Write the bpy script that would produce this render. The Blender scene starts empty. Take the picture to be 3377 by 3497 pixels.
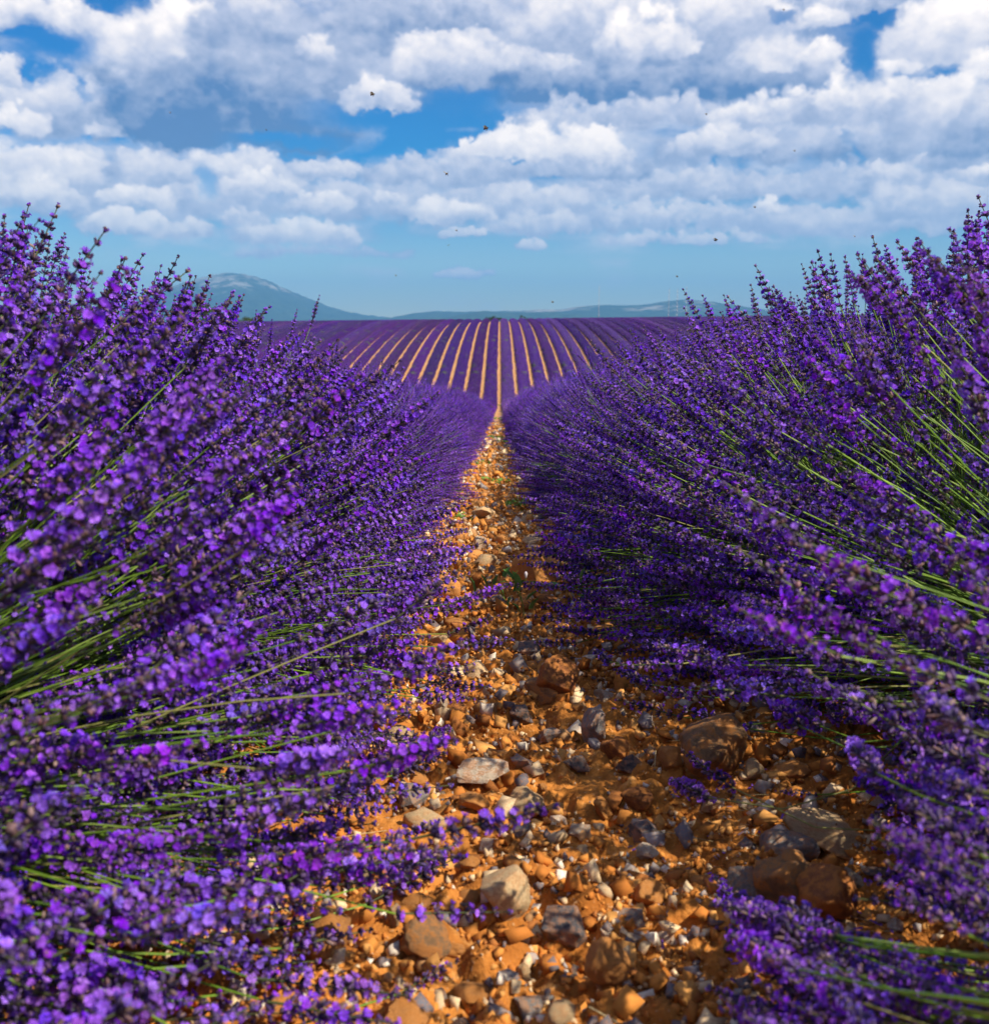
import bpy, bmesh, math, random
import numpy as np
from mathutils import Matrix, Vector

# ------------------------------------------------------------------ camera, sky, sun, exposure
scene = bpy.context.scene
coll = scene.collection
PW, PH = 3377.0, 3497.0            # photograph size, used to turn pixels into directions
FPX = 3621.0                       # focal length in photograph pixels
PITCH = math.radians(-9.85)
YAW = math.radians(0.27)           # the rows vanish a little right of the middle
cam_data = bpy.data.cameras.new('camera')
cam = bpy.data.objects.new('camera', cam_data)
coll.objects.link(cam)
scene.camera = cam
cam.location = (0, 0, 0)
cam.rotation_euler = (math.pi / 2 + PITCH, 0, YAW)
cam_data.sensor_fit = 'HORIZONTAL'
cam_data.sensor_width = 36.0
cam_data.lens = FPX / PW * 36.0
cam_data.clip_start = 0.02
cam_data.clip_end = 80000
cam_data.dof.use_dof = True
cam_data.dof.focus_distance = 2.5
cam_data.dof.aperture_fstop = 9.0
CAM_R = np.array(cam.rotation_euler.to_matrix())

SUN_AZ, SUN_EL = math.radians(118), math.radians(47)     # clockwise from the view direction, above the horizon
SUN_DIR = Vector((math.sin(SUN_AZ) * math.cos(SUN_EL), math.cos(SUN_AZ) * math.cos(SUN_EL), math.sin(SUN_EL)))
sun_data = bpy.data.lights.new('sun', 'SUN')
sun_data.energy = 5.0
sun_data.angle = math.radians(0.53)
sun_data.color = (1.0, 0.91, 0.76)
sun = bpy.data.objects.new('sun', sun_data)
coll.objects.link(sun)
sun.rotation_euler = SUN_DIR.to_track_quat('Z', 'Y').to_euler()

scene.view_settings.view_transform = 'Standard'
scene.view_settings.look = 'None'
scene.view_settings.gamma = 1.0
scene.view_settings.exposure = 0.45
scene.view_settings.use_curve_mapping = False
scene.cycles.max_bounces = 6
scene.cycles.diffuse_bounces = 3
scene.cycles.transmission_bounces = 4
scene.cycles.volume_bounces = 0
scene.cycles.caustics_reflective = False
scene.cycles.caustics_refractive = False
scene.cycles.use_adaptive_sampling = True
scene.cycles.adaptive_threshold = 0.02


def pix_dir(px, py):
    """World direction through a pixel of the photograph."""
    v = np.array([(px - PW / 2) / FPX, (PH / 2 - py) / FPX, -1.0])
    d = CAM_R @ v
    return d / np.linalg.norm(d)


def pix_azel(px, py):
    d = pix_dir(px, py)
    return math.atan2(d[0], d[1]), math.asin(d[2])


class NT:
    """Small expression builder for shader node trees."""

    def __init__(self, tree):
        self.t = tree

    def node(self, kind, **kw):
        n = self.t.nodes.new(kind)
        for k, v in kw.items():
            setattr(n, k, v)
        return n

    def set(self, sock, v):
        if v is None:
            return
        if isinstance(v, Ex):
            v = v.s
        if isinstance(v, bpy.types.NodeSocket):
            self.t.links.new(v, sock)
        else:
            sock.default_value = v

    def m(self, op, a, b=None, c=None, clamp=False):
        n = self.node('ShaderNodeMath', operation=op, use_clamp=clamp)
        for s, v in zip(n.inputs, (a, b, c)):
            self.set(s, v)
        return Ex(self, n.outputs[0])

    def vm(self, op, a, b=None, scale=None):
        n = self.node('ShaderNodeVectorMath', operation=op)
        self.set(n.inputs[0], a)
        if b is not None:
            self.set(n.inputs[1], b)
        if scale is not None:
            self.set(n.inputs['Scale'], scale)
        return n

    def vec(self, x, y, z):
        n = self.node('ShaderNodeCombineXYZ')
        for s, v in zip(n.inputs, (x, y, z)):
            self.set(s, v)
        return n.outputs[0]

    def smooth(self, v, lo, hi, to0=0.0, to1=1.0, kind='SMOOTHSTEP'):
        n = self.node('ShaderNodeMapRange', interpolation_type=kind)
        for s, q in zip(n.inputs[:5], (v, lo, hi, to0, to1)):
            self.set(s, q)
        return Ex(self, n.outputs[0])

    def noise(self, vec, scale, detail=4.0, rough=0.55, dist=0.0, lac=2.0, out=0):
        n = self.node('ShaderNodeTexNoise')
        self.set(n.inputs['Vector'], vec)
        n.inputs['Scale'].default_value = scale
        n.inputs['Detail'].default_value = detail
        n.inputs['Roughness'].default_value = rough
        n.inputs['Lacunarity'].default_value = lac
        n.inputs['Distortion'].default_value = dist
        return Ex(self, n.outputs[out])

    def mixc(self, f, a, b, mode='MIX'):
        n = self.node('ShaderNodeMix', data_type='RGBA', blend_type=mode)
        self.set(n.inputs[0], f)
        self.set(n.inputs[6], a)
        self.set(n.inputs[7], b)
        return n.outputs[2]


class Ex:
    def __init__(self, nt, s):
        self.nt, self.s = nt, s

    def __add__(self, o): return self.nt.m('ADD', self, o)
    __radd__ = __add__
    def __sub__(self, o): return self.nt.m('SUBTRACT', self, o)
    def __rsub__(self, o): return self.nt.m('SUBTRACT', o, self)
    def __mul__(self, o): return self.nt.m('MULTIPLY', self, o)
    __rmul__ = __mul__
    def __truediv__(self, o): return self.nt.m('DIVIDE', self, o)


def rgba(c):
    return (c[0], c[1], c[2], 1.0)


# ------------------------------------------------------------------ numpy noise
def _hash(ix, iy, iz, seed):
    h = (ix.astype(np.uint32) * np.uint32(374761393) + iy.astype(np.uint32) * np.uint32(668265263)
         + iz.astype(np.uint32) * np.uint32(2147483647) + np.uint32(seed) * np.uint32(1274126177))
    h = (h ^ (h >> np.uint32(13))) * np.uint32(1103515245)
    h = (h ^ (h >> np.uint32(15))) * np.uint32(2654435769)
    return ((h ^ (h >> np.uint32(16))) & np.uint32(0xFFFFFF)).astype(np.float32) / 16777215.0


def vnoise2(x, y, seed=0):
    x = np.asarray(x, np.float64); y = np.asarray(y, np.float64)
    fx, fy = np.floor(x), np.floor(y)
    ix, iy = fx.astype(np.int64), fy.astype(np.int64)
    u, v = x - fx, y - fy
    u = u * u * u * (u * (u * 6 - 15) + 10); v = v * v * v * (v * (v * 6 - 15) + 10)
    z = np.zeros_like(ix)
    a = _hash(ix, iy, z, seed); b = _hash(ix + 1, iy, z, seed)
    c = _hash(ix, iy + 1, z, seed); d = _hash(ix + 1, iy + 1, z, seed)
    return (a * (1 - u) + b * u) * (1 - v) + (c * (1 - u) + d * u) * v


def fbm2(x, y, octaves=5, gain=0.5, lac=2.03, seed=0):
    t, amp, tot = 0.0, 1.0, 0.0
    for o in range(octaves):
        t = t + amp * vnoise2(x + 13.7 * o, y - 7.3 * o, seed + o * 17)
        tot += amp
        amp *= gain
        x, y = x * lac, y * lac
    return t / tot


def vnoise3(p, seed=0):
    f = np.floor(p); i = f.astype(np.int64); w = p - f
    w = w * w * (3 - 2 * w)
    r = 0.0
    for dx in (0, 1):
        for dy in (0, 1):
            for dz in (0, 1):
                k = ((w[:, 0] if dx else 1 - w[:, 0]) * (w[:, 1] if dy else 1 - w[:, 1]) * (w[:, 2] if dz else 1 - w[:, 2]))
                r = r + k * _hash(i[:, 0] + dx, i[:, 1] + dy, i[:, 2] + dz, seed)
    return r


def worley2(x, y, seed=0):
    fx, fy = np.floor(x), np.floor(y)
    ix, iy = fx.astype(np.int64), fy.astype(np.int64)
    best = np.full(x.shape, 9.0)
    z = np.zeros_like(ix)
    for dx in (-1, 0, 1):
        for dy in (-1, 0, 1):
            px = fx + dx + _hash(ix + dx, iy + dy, z, seed)
            py = fy + dy + _hash(ix + dx, iy + dy, z + 1, seed)
            best = np.minimum(best, (px - x) ** 2 + (py - y) ** 2)
    return np.sqrt(best)
# ------------------------------------------------------------------ clouds, computed over azimuth and elevation
CLOUD_AZ, CLOUD_EL = math.radians(38), math.radians(24)     # half width and height of the computed part


def cloud_map(nw=1824, nh=576):
    """Cloud colour (linear, display scale) and cover over azimuth -38..38 and elevation 0..24 degrees."""
    S = PW / 1893.0
    sx, sy = nw / (2 * CLOUD_AZ), nh / CLOUD_EL
    U, V = np.meshgrid(np.arange(nw, dtype=np.float32), np.arange(nh, dtype=np.float32))
    rng = np.random.default_rng(11)

    def at(x, y):
        a, e = pix_azel(x * S, y * S)
        return (a + CLOUD_AZ) * sx, e * sy

    # crinkled outlines: one warp for the whole sky, finer towards the horizon
    k = 1.25
    WX = ((fbm2(U / 46 * k, V / 34 * k, 5, .60, seed=1) - .5) * 34 + (fbm2(U / 8 * k, V / 7 * k, 3, .55, seed=2) - .5) * 9) / k
    WY = ((fbm2(U / 46 * k + 70, V / 34 * k, 5, .60, seed=3) - .5) * 26 + (fbm2(U / 8 * k + 40, V / 7 * k, 3, .55, seed=4) - .5) * 8) / k
    FR = fbm2(U / 22 * k, V / 15 * k, 6, .58, seed=5)
    Q = np.full((nh, nw), .45, np.float32)
    A = np.zeros((nh, nw), np.float32)

    # veil of thin cloud behind the heaps
    soft = fbm2(U / 120 * k, V / 42 * k, 6, .55, seed=41)
    vs = np.zeros_like(A)
    for x, y, rx, ry, w in [(1000, 350, 900, 105, .75), (200, 330, 420, 110, .55), (1300, 225, 260, 50, .55), (1750, 280, 300, 130, .65),
                            (880, 246, 60, 8, .6), (900, 450, 900, 40, .35), (560, 130, 300, 60, .2)]:
        cx, cy = at(x, y)
        vs += w * np.exp(-.8 * (((U - cx) / (rx * .5)) ** 2 + ((V - cy) / (ry * .5)) ** 2))
    for x, y, rx, ry, w in [(800, 218, 240, 52, 1.0), (620, 275, 170, 34, .9), (395, 352, 26, 36, .3), (1570, 372, 40, 8, .5)]:
        cx, cy = at(x, y)
        vs -= w * np.exp(-.8 * (((U + WX * .6 - cx) / (rx * .5)) ** 2 + ((V + WY * .6 - cy) / (ry * .5)) ** 2))
    va = np.clip((vs + (soft - .5) * 1.7 - .10) / .85, 0, 1)
    A[:] = (va * va * (3 - 2 * va) * .72).astype(np.float32)
    Q[:] = np.clip(.30 + (soft - .42) * 1.7, .15, .72)

    def puff(cx, cy, r, q, op, light):
        R = r * 1.5 + 16
        x0, x1 = int(max(cx - R, 0)), int(min(cx + R + 1, nw))
        y0, y1 = int(max(cy - R, 0)), int(min(cy + R + 1, nh))
        if x1 <= x0 or y1 <= y0:
            return
        s = (slice(y0, y1), slice(x0, x1))
        g = min(1.0, r / 15.0) * 1.25
        dx = (U[s] + WX[s] * g - cx) / r
        dy = (V[s] + WY[s] * g - cy) / (r * .82)
        d = np.sqrt(dx * dx + dy * dy)
        a = np.clip((1.0 - d) / .60, 0, 1)
        a = (a * a * (3 - 2 * a)) * op
        sh = q + light * np.clip(dx * .50 + dy * .80, -1.1, 1.1) + (FR[s] - .5) * .26
        Q[s] += (sh - Q[s]) * a
        A[s] += (1 - A[s]) * a

    def heap(x0, x1, ytop, ybase, qtop, qbase, r=1.0, dens=1.0, op=.62, lean=0.0):
        """One cumulus: puffs under a humped top line on a flat base, big ones behind small ones."""
        ax, ay = at(x0, ybase)
        bx, by = at(x1, ybase)
        _, ty = at((x0 + x1) / 2, ytop)
        h, w = max(ty - ay, 2.0), bx - ax
        ph = rng.uniform(0, 50)
        n = int(dens * np.clip(w / h * 42, 42, 200))
        us = rng.uniform(0, 1, n)
        bumps = .45 + .75 * fbm2(ph + us * w / h * 1.25, np.full(n, .5), 3, .5, seed=77)
        order = []
        for i in range(n):
            t = rng.uniform(0, 1)
            u = us[i]
            env = (1 - abs(2 * u - 1) ** 2.6) ** .8
            bump = bumps[i]
            top = min(1.0, env * bump * 1.1 + lean * (u - .5))
            if t > top:
                continue
            rr = max(h * r * rng.uniform(.22, .62) * (0.60 + .6 * (1 - t)), 2.8)
            edge = (top - t) / max(top, .1)
            order.append((rr, ax + u * w, ay + max(t * h - rr * .3, rr * .55), t, edge))
        order.sort(key=lambda q: -q[0])
        for rr, cx, cy, t, edge in order:
            q = qbase + (qtop - qbase) * np.clip(t * 1.15 + .30 * (1 - edge) - .12, 0, 1) + rng.normal(0, .035)
            puff(cx, cy, rr, q, op * rng.uniform(.7, 1.1), .19)

    # random cloud beyond the photograph's edges
    for i in range(26):
        a = rng.uniform(-CLOUD_AZ, CLOUD_AZ)
        e = rng.uniform(.03, CLOUD_EL)
        if abs(a) < .45 and e < .29:
            continue
        x, y = 956 + a / S * FPX, 628 - e / S * FPX
        wd, hg = rng.uniform(150, 420), rng.uniform(50, 150)
        heap(x - wd / 2, x + wd / 2, y - hg / 2, y + hg / 2, .95, .25)

    heaps = [
        # the long band above the hills, back to front
        (1420, 1960, 290, 385, .62, .42, .7), (1080, 1500, 300, 385, .66, .40, .8), (640, 1010, 295, 420, .66, .36, .8), (330, 720, 300, 400, .70, .44, .7),
        (-60, 420, 285, 400, .72, .42, .8), (930, 1160, 345, 415, .74, .42, .8), (1370, 1660, 395, 445, .72, .48, .8),
        (-60, 250, 268, 352, .88, .45, .8), (200, 590, 266, 345, .90, .42, .8), (570, 680, 285, 335, .8, .5, .8),
        (-40, 170, 325, 392, .88, .5, .8), (185, 335, 350, 390, 1.0, .55, .9), (150, 408, 396, 444, .98, .52, .9),
        (425, 570, 318, 368, .98, .6, .8), (540, 680, 358, 402, .9, .5, .8), (425, 520, 388, 430, .8, .5, .8), (455, 700, 402, 468, 1.0, .55, .9),
        (770, 940, 370, 420, 1.0, .55, 1.0), (715, 770, 360, 388, .85, .55, .9), (1060, 1110, 412, 432, .85, .6, .9), (1150, 1470, 428, 468, .88, .52, .8), (1425, 1510, 376, 428, .98, .55, .9),
        (1640, 1760, 300, 350, .8, .5, .8), (1725, 1835, 288, 314, .95, .65, .8), (1780, 1960, 250, 330, .6, .25, .8), (1830, 1960, 305, 345, .9, .55, .8),
        (1090, 1480, 375, 440, .74, .46, .9), (1480, 1860, 380, 452, .70, .46, .9), (1640, 1960, 340, 420, .72, .44, .9), (930, 1130, 395, 445, .72, .48, .9),
        (440, 790, 468, 488, .62, .5, .9), (985, 1045, 452, 476, .82, .55, .9), (835, 935, 430, 455, .78, .55, .9),
        (826, 888, 515, 533, .90, .66, 1.0), (862, 922, 511, 536, .94, .66, 1.0), (924, 946, 516, 528, .8, .6, 1.0),
        # left side
        (-60, 170, 95, 250, .86, .30, .7), (100, 290, 130, 262, .80, .22, .7), (-20, 85, 188, 246, 1.0, .62, .8), (170, 275, 178, 222, .98, .5, .8), (170, 240, 225, 262, .95, .5, .8),
        (-60, 45, 92, 150, .92, .45, .8), (-60, 210, -40, 44, .95, .52, .8), (126, 184, 62, 88, .62, .42, .9),
        # the great cloud across the top
        (560, 1610, -150, 192, .74, .10, .75), (230, 700, -60, 262, .62, .03, .7), (300, 640, 90, 262, .26, .02, .7), (420, 720, 60, 222, .36, .10, .7),
        (150, 330, 55, 150, .80, .28, .7), (185, 440, -40, 118, 1.05, .55, .8), (350, 430, 10, 90, 1.0, .55, .9), (400, 800, -110, 96, .78, .26, .7), (560, 640, 60, 110, .8, .4, .8), (600, 900, -60, 60, .5, .3, .7), 
        (700, 1040, 40, 158, .88, .36, .7), (980, 1260, -60, 90, .84, .40, .7), (1120, 1340, 10, 112, 1.02, .5, .7), (900, 1500, 110, 192, .40, .06, .7), (1000, 1130, 100, 150, .7, .3, .8),
        (1300, 1520, -60, 60, .98, .55, .7), (1390, 1610, 50, 178, .80, .20, .75), (1530, 1605, 66, 130, .95, .45, .8), (1505, 1625, 2, 58, .88, .55, .8),
        (230, 660, 95, 258, .26, -.05, .9, 2.2), (300, 600, 150, 264, .08, -.05, .9, 2.0), (960, 1560, 112, 196, .30, -.02, .9, 2.0), (760, 960, -20, 50, .42, .3, .8),
        # right side
        (980, 1250, 180, 262, .62, .42, .7), (1150, 1380, 165, 240, .70, .36, .7), (1690, 1990, -70, 135, 1.02, .55, .75), (1230, 1960, 205, 318, .70, .22, .75), (1350, 1640, 160, 250, .98, .46, .75), (1540, 1800, 118, 240, 1.0, .42, .75),
        (1720, 1990, 95, 262, .98, .40, .75), (1840, 1990, 190, 285, .66, .18, .8), (1270, 1480, 232, 300, .85, .40, .8), (1560, 1700, 140, 205, 1.05, .7, .8),
        # bright heap in the middle
        (700, 1000, 282, 348, .62, .40, .8), (1040, 1240, 275, 338, .55, .30, .8), (856, 960, 262, 300, .95, .7, .8), (900, 1080, 222, 306, 1.05, .72, .75), (1060, 1185, 218, 306, 1.08, .72, .8), (960, 1230, 292, 340, .55, .36, .8),
    ]
    for hp in heaps:
        heap(*hp)
    for x, y, rx, ry, w in [(760, 222, 215, 34, 1.0), (560, 268, 150, 17, .9), (880, 190, 120, 22, .9), (110, 85, 88, 38, 1.0), (1655, 112, 42, 58, 1.0), (1500, 30, 34, 18, .8),
                            (395, 350, 24, 36, .6), (1180, 492, 520, 12, .6), (500, 500, 560, 12, .6)]:
        cx, cy = at(x, y)
        d = np.exp(-(((U + WX * .9 - cx) / (rx * .5)) ** 4 + ((V + WY * .9 - cy) / (ry * .5)) ** 4))
        A *= 1 - w * d
    heap(660, 780, 136, 208, .96, .42, .8)
    B = Q.copy()
    for _ in range(3):                                       # scattered light softens the inside of the clouds
        B = (B + np.roll(B, 2, 0) + np.roll(B, -2, 0) + np.roll(B, 2, 1) + np.roll(B, -2, 1)) / 5
    Q = Q * .75 + B * .25 + (FR - .5) * .12
    q = np.clip(Q, 0, 1)[..., None]
    dark = np.array([.070, .160, .355]); mid = np.array([.46, .49, .61]); hi = np.array([1.02, .92, .84])
    col = np.where(q < .5, dark + (mid - dark) * (q / .5), mid + (hi - mid) * ((q - .5) / .5))
    el = V / sy
    fade = (np.exp(-np.clip(el - .012, 0, 1) / .06) * .55)[..., None]     # low clouds take on the air's colour
    col = col * (1 - fade) + np.array([.30, .47, .64]) * fade
    return col.astype(np.float32), np.clip(A, 0, 1)


def build_sky():
    world = bpy.data.worlds.new('World')
    scene.world = world
    world.use_nodes = True
    tree = world.node_tree
    tree.nodes.clear()
    nt = NT(tree)
    tc = nt.node('ShaderNodeTexCoord')
    sep = nt.node('ShaderNodeSeparateXYZ')
    nt.set(sep.inputs[0], tc.outputs['Generated'])
    sky = nt.node('ShaderNodeTexSky', sky_type='NISHITA', sun_disc=False)
    sky.sun_elevation, sky.sun_rotation = SUN_EL, SUN_AZ
    sky.altitude, sky.air_density, sky.dust_density, sky.ozone_density = 600, 1.0, 0.0, 1.6
    hsv = nt.node('ShaderNodeHueSaturation')
    hsv.inputs['Saturation'].default_value = SKY_SAT
    hsv.inputs['Value'].default_value = SKY_VAL
    hsv.inputs['Hue'].default_value = 0.512
    nt.set(hsv.inputs['Color'], sky.outputs[0])
    # clouds: cover and colour worked out above, laid over azimuth and elevation, going on mirrored beyond
    col, cover = cloud_map()
    nh, nw = cover.shape
    img = bpy.data.images.new('clouds', nw, nh, alpha=True, float_buffer=True)
    img.colorspace_settings.name = 'Non-Color'
    img.alpha_mode = 'CHANNEL_PACKED'
    img.pixels.foreach_set(np.dstack([col, cover]).astype(np.float32).ravel())
    img.update()
    az = nt.m('ARCTAN2', sep.outputs[0], sep.outputs[1])
    el = nt.m('ARCSINE', sep.outputs[2])
    tex = nt.node('ShaderNodeTexImage', image=img, interpolation='Cubic', extension='MIRROR')
    nt.set(tex.inputs[0], nt.vec(az * (0.5 / CLOUD_AZ) + 0.5, el * (1.0 / CLOUD_EL), 0.0))
    strength = 0.10
    k = nt.vm('SCALE', tex.outputs[0], scale=1.0 / strength).outputs[0]
    above = nt.smooth(el, 0.0, 0.02)
    mix = nt.mixc(Ex(nt, tex.outputs[1]) * above, hsv.outputs[0], k)
    bg = nt.node('ShaderNodeBackground')
    nt.set(bg.inputs['Color'], mix)
    bg.inputs['Strength'].default_value = strength
    out = nt.node('ShaderNodeOutputWorld')
    tree.links.new(bg.outputs[0], out.inputs[0])
    world.cycles.sampling_method = 'MANUAL'
    world.cycles.sample_map_resolution = 512


SKY_SAT, SKY_VAL = 1.95, 0.84
build_sky()
# ------------------------------------------------------------------ mesh helpers
def mesh_np(name, V, F, col=None, smooth=False, mat=None):
    me = bpy.data.meshes.new(name)
    V = np.asarray(V, np.float32).reshape(-1, 3)
    F = np.asarray(F, np.int32)
    k = F.shape[1]
    me.vertices.add(len(V)); me.vertices.foreach_set('co', V.ravel())
    me.loops.add(F.size); me.loops.foreach_set('vertex_index', F.ravel())
    me.polygons.add(len(F)); me.polygons.foreach_set('loop_start', np.arange(0, F.size, k, dtype=np.int32))
    if smooth:
        me.polygons.foreach_set('use_smooth', np.ones(len(F), bool))
    if col is not None:
        a = me.color_attributes.new('col', 'FLOAT_COLOR', 'POINT')
        c = np.ones((len(V), 4), np.float32)
        c[:, :3] = col
        a.data.foreach_set('color', c.ravel())
    me.update(calc_edges=True)
    if mat is not None:
        me.materials.append(mat)
    return me


def obj(name, me, parent=None, loc=None, matrix=None):
    o = bpy.data.objects.new(name, me)
    coll.objects.link(o)
    if parent is not None:
        o.parent = parent
    if loc is not None:
        o.location = loc
    if matrix is not None:
        o.matrix_basis = matrix
    return o


def tag(o, label=None, cat=None, group=None, kind=None):
    for k, v in (('label', label), ('category', cat), ('group', group), ('kind', kind)):
        if v:
            o[k] = v
    return o


def grid_faces(nr, nc):
    i = np.arange((nr - 1) * (nc - 1))
    r, c = i // (nc - 1), i % (nc - 1)
    a = r * nc + c
    return np.stack([a, a + 1, a + nc + 1, a + nc], 1)


def new_mat(name):
    m = bpy.data.materials.new(name)
    m.use_nodes = True
    nt = NT(m.node_tree)
    return m, nt, m.node_tree.nodes['Principled BSDF']


def bump(nt, bsdf, height, strength=0.5, distance=0.01):
    b = nt.node('ShaderNodeBump')
    b.inputs['Strength'].default_value = strength
    b.inputs['Distance'].default_value = distance
    nt.set(b.inputs['Height'], height)
    nt.set(bsdf.inputs['Normal'], b.outputs[0])


# ------------------------------------------------------------------ the lie of the land (eye level is z = 0)
EYE = 0.58
PITCH_ROWS = 1.8
TILT = 0.0105


def sstep(a, b, x):
    t = np.clip((x - a) / (b - a), 0, 1)
    return t * t * (3 - 2 * t)


_ys = np.concatenate([np.linspace(-60, 400, 9201), np.linspace(401, 30000, 600)])
_up = .1305 * (1 - np.clip((_ys - 122) / 104, 0, 1.75))       # the far slope flattens steadily towards its crest
_sl = -.068 + (.068 + _up) * sstep(86, 124, _ys)
_sl = _sl * (1 - sstep(260, 420, _ys))
_zs = np.concatenate([[0], np.cumsum((_sl[1:] + _sl[:-1]) / 2 * np.diff(_ys))])
_zs = _zs - np.interp(0, _ys, _zs) - EYE


def land(x, y):
    return np.interp(y, _ys, _zs) + TILT * np.clip(x, -130, 130)


def clods(x, y):
    """Fine relief of the stony soil on and beside the path."""
    w = (1 - sstep(.80, 1.2, np.abs(x))) * (1 - sstep(9, 14, y))
    a = fbm2(x * 5, y * 5, 3, .5, seed=3) - .5
    b = fbm2(x * 22, y * 22, 3, .6, seed=4)
    b2 = np.abs(b - .5) * 2
    c = fbm2(x * 70, y * 70, 3, .6, seed=6) - .5
    lump = np.clip(.52 - worley2(x * 17, y * 17, 9), 0, 1) * sstep(.45, .6, fbm2(x * 3, y * 3, 2, .5, seed=10))
    return w * (a * .045 + (b - .5) * .042 - b2 * .016 + c * .022 + lump * .055)


def ground_z(x, y):
    x = np.atleast_1d(np.asarray(x, float)); y = np.atleast_1d(np.asarray(y, float))
    return land(x, y) + clods(x, y)


def gz(x, y):
    return float(ground_z(x, y)[0])


def pix_ground(px, py):
    """Where the ray through a pixel of the photograph meets the ground."""
    d = pix_dir(px, py)
    t = np.concatenate([np.linspace(.3, 12, 2400), np.geomspace(12.01, 260, 1500)])
    z = d[2] * t - ground_z(d[0] * t, d[1] * t)
    k = int(np.argmax(z < 0))
    a, b = z[k - 1], z[k]
    s = t[k - 1] + (t[k] - t[k - 1]) * a / (a - b)
    return d * s, s


def build_ground():
    xf = np.arange(-.72, .7201, .006)
    xo = np.concatenate([np.arange(.75, 1.3, .05), [1.5, 2, 3, 5, 8, 12, 20, 32, 50, 80, 130, 200, 400, 900, 2500, 8000, 26000]])
    xs = np.concatenate([-xo[::-1], xf, xo])
    yf = .42 * 1.0058 ** np.arange(0, 590)
    yo = np.concatenate([np.linspace(yf[-1] + .1, 30, 90), np.arange(31, 260, 1.5), [280, 310, 350, 420, 600, 1200, 3000, 8000, 20000, 29000]])
    ys = np.concatenate([[-60, -20, -6, -2, -.5, .1, .3], yf, yo])
    X, Y = np.meshgrid(xs, ys)
    Z = ground_z(X.ravel(), Y.ravel())
    me = mesh_np('ground', np.stack([X.ravel(), Y.ravel(), Z], 1), grid_faces(len(ys), len(xs)), smooth=True)
    m, nt, b = new_mat('stony_soil')
    geo = nt.node('ShaderNodeNewGeometry')
    p = geo.outputs['Position']
    n1 = nt.noise(p, 4.0, 6, .6)
    n2 = nt.noise(p, 30.0, 6, .65)
    n3 = nt.noise(p, 160.0, 3, .6)
    c = nt.mixc(nt.smooth(n1 * .5 + n2 * .5, .36, .64), rgba((.33, .112, .020)), rgba((.60, .240, .048)))
    c = nt.mixc(nt.smooth(nt.noise(p, 9.0, 5, .6), .50, .66, 0, .75), c, rgba((.235, .085, .018)))
    c = nt.mixc(nt.smooth(n2, .55, .75, 0, .55), c, rgba((.70, .38, .13)))
    c = nt.mixc(nt.smooth(n3, .60, .78, 0, .6), c, rgba((.74, .52, .30)))
    # farther out pale stone speckle, which also paints in the paling by haze
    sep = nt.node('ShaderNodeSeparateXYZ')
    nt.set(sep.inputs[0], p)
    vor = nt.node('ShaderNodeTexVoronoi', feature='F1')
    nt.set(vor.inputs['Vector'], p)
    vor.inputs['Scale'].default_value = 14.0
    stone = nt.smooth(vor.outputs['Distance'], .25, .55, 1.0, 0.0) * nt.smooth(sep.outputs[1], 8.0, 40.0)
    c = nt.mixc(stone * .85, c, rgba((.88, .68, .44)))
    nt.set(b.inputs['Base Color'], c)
    b.inputs['Roughness'].default_value = .95
    b.inputs['Specular IOR Level'].default_value = .15
    bump(nt, b, n2 * .6 + n3 * .5, .7, .012)
    me.materials.append(m)
    tag(obj('ground', me), 'stony orange soil of the path and the field', None, None, 'structure')


build_ground()


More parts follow.
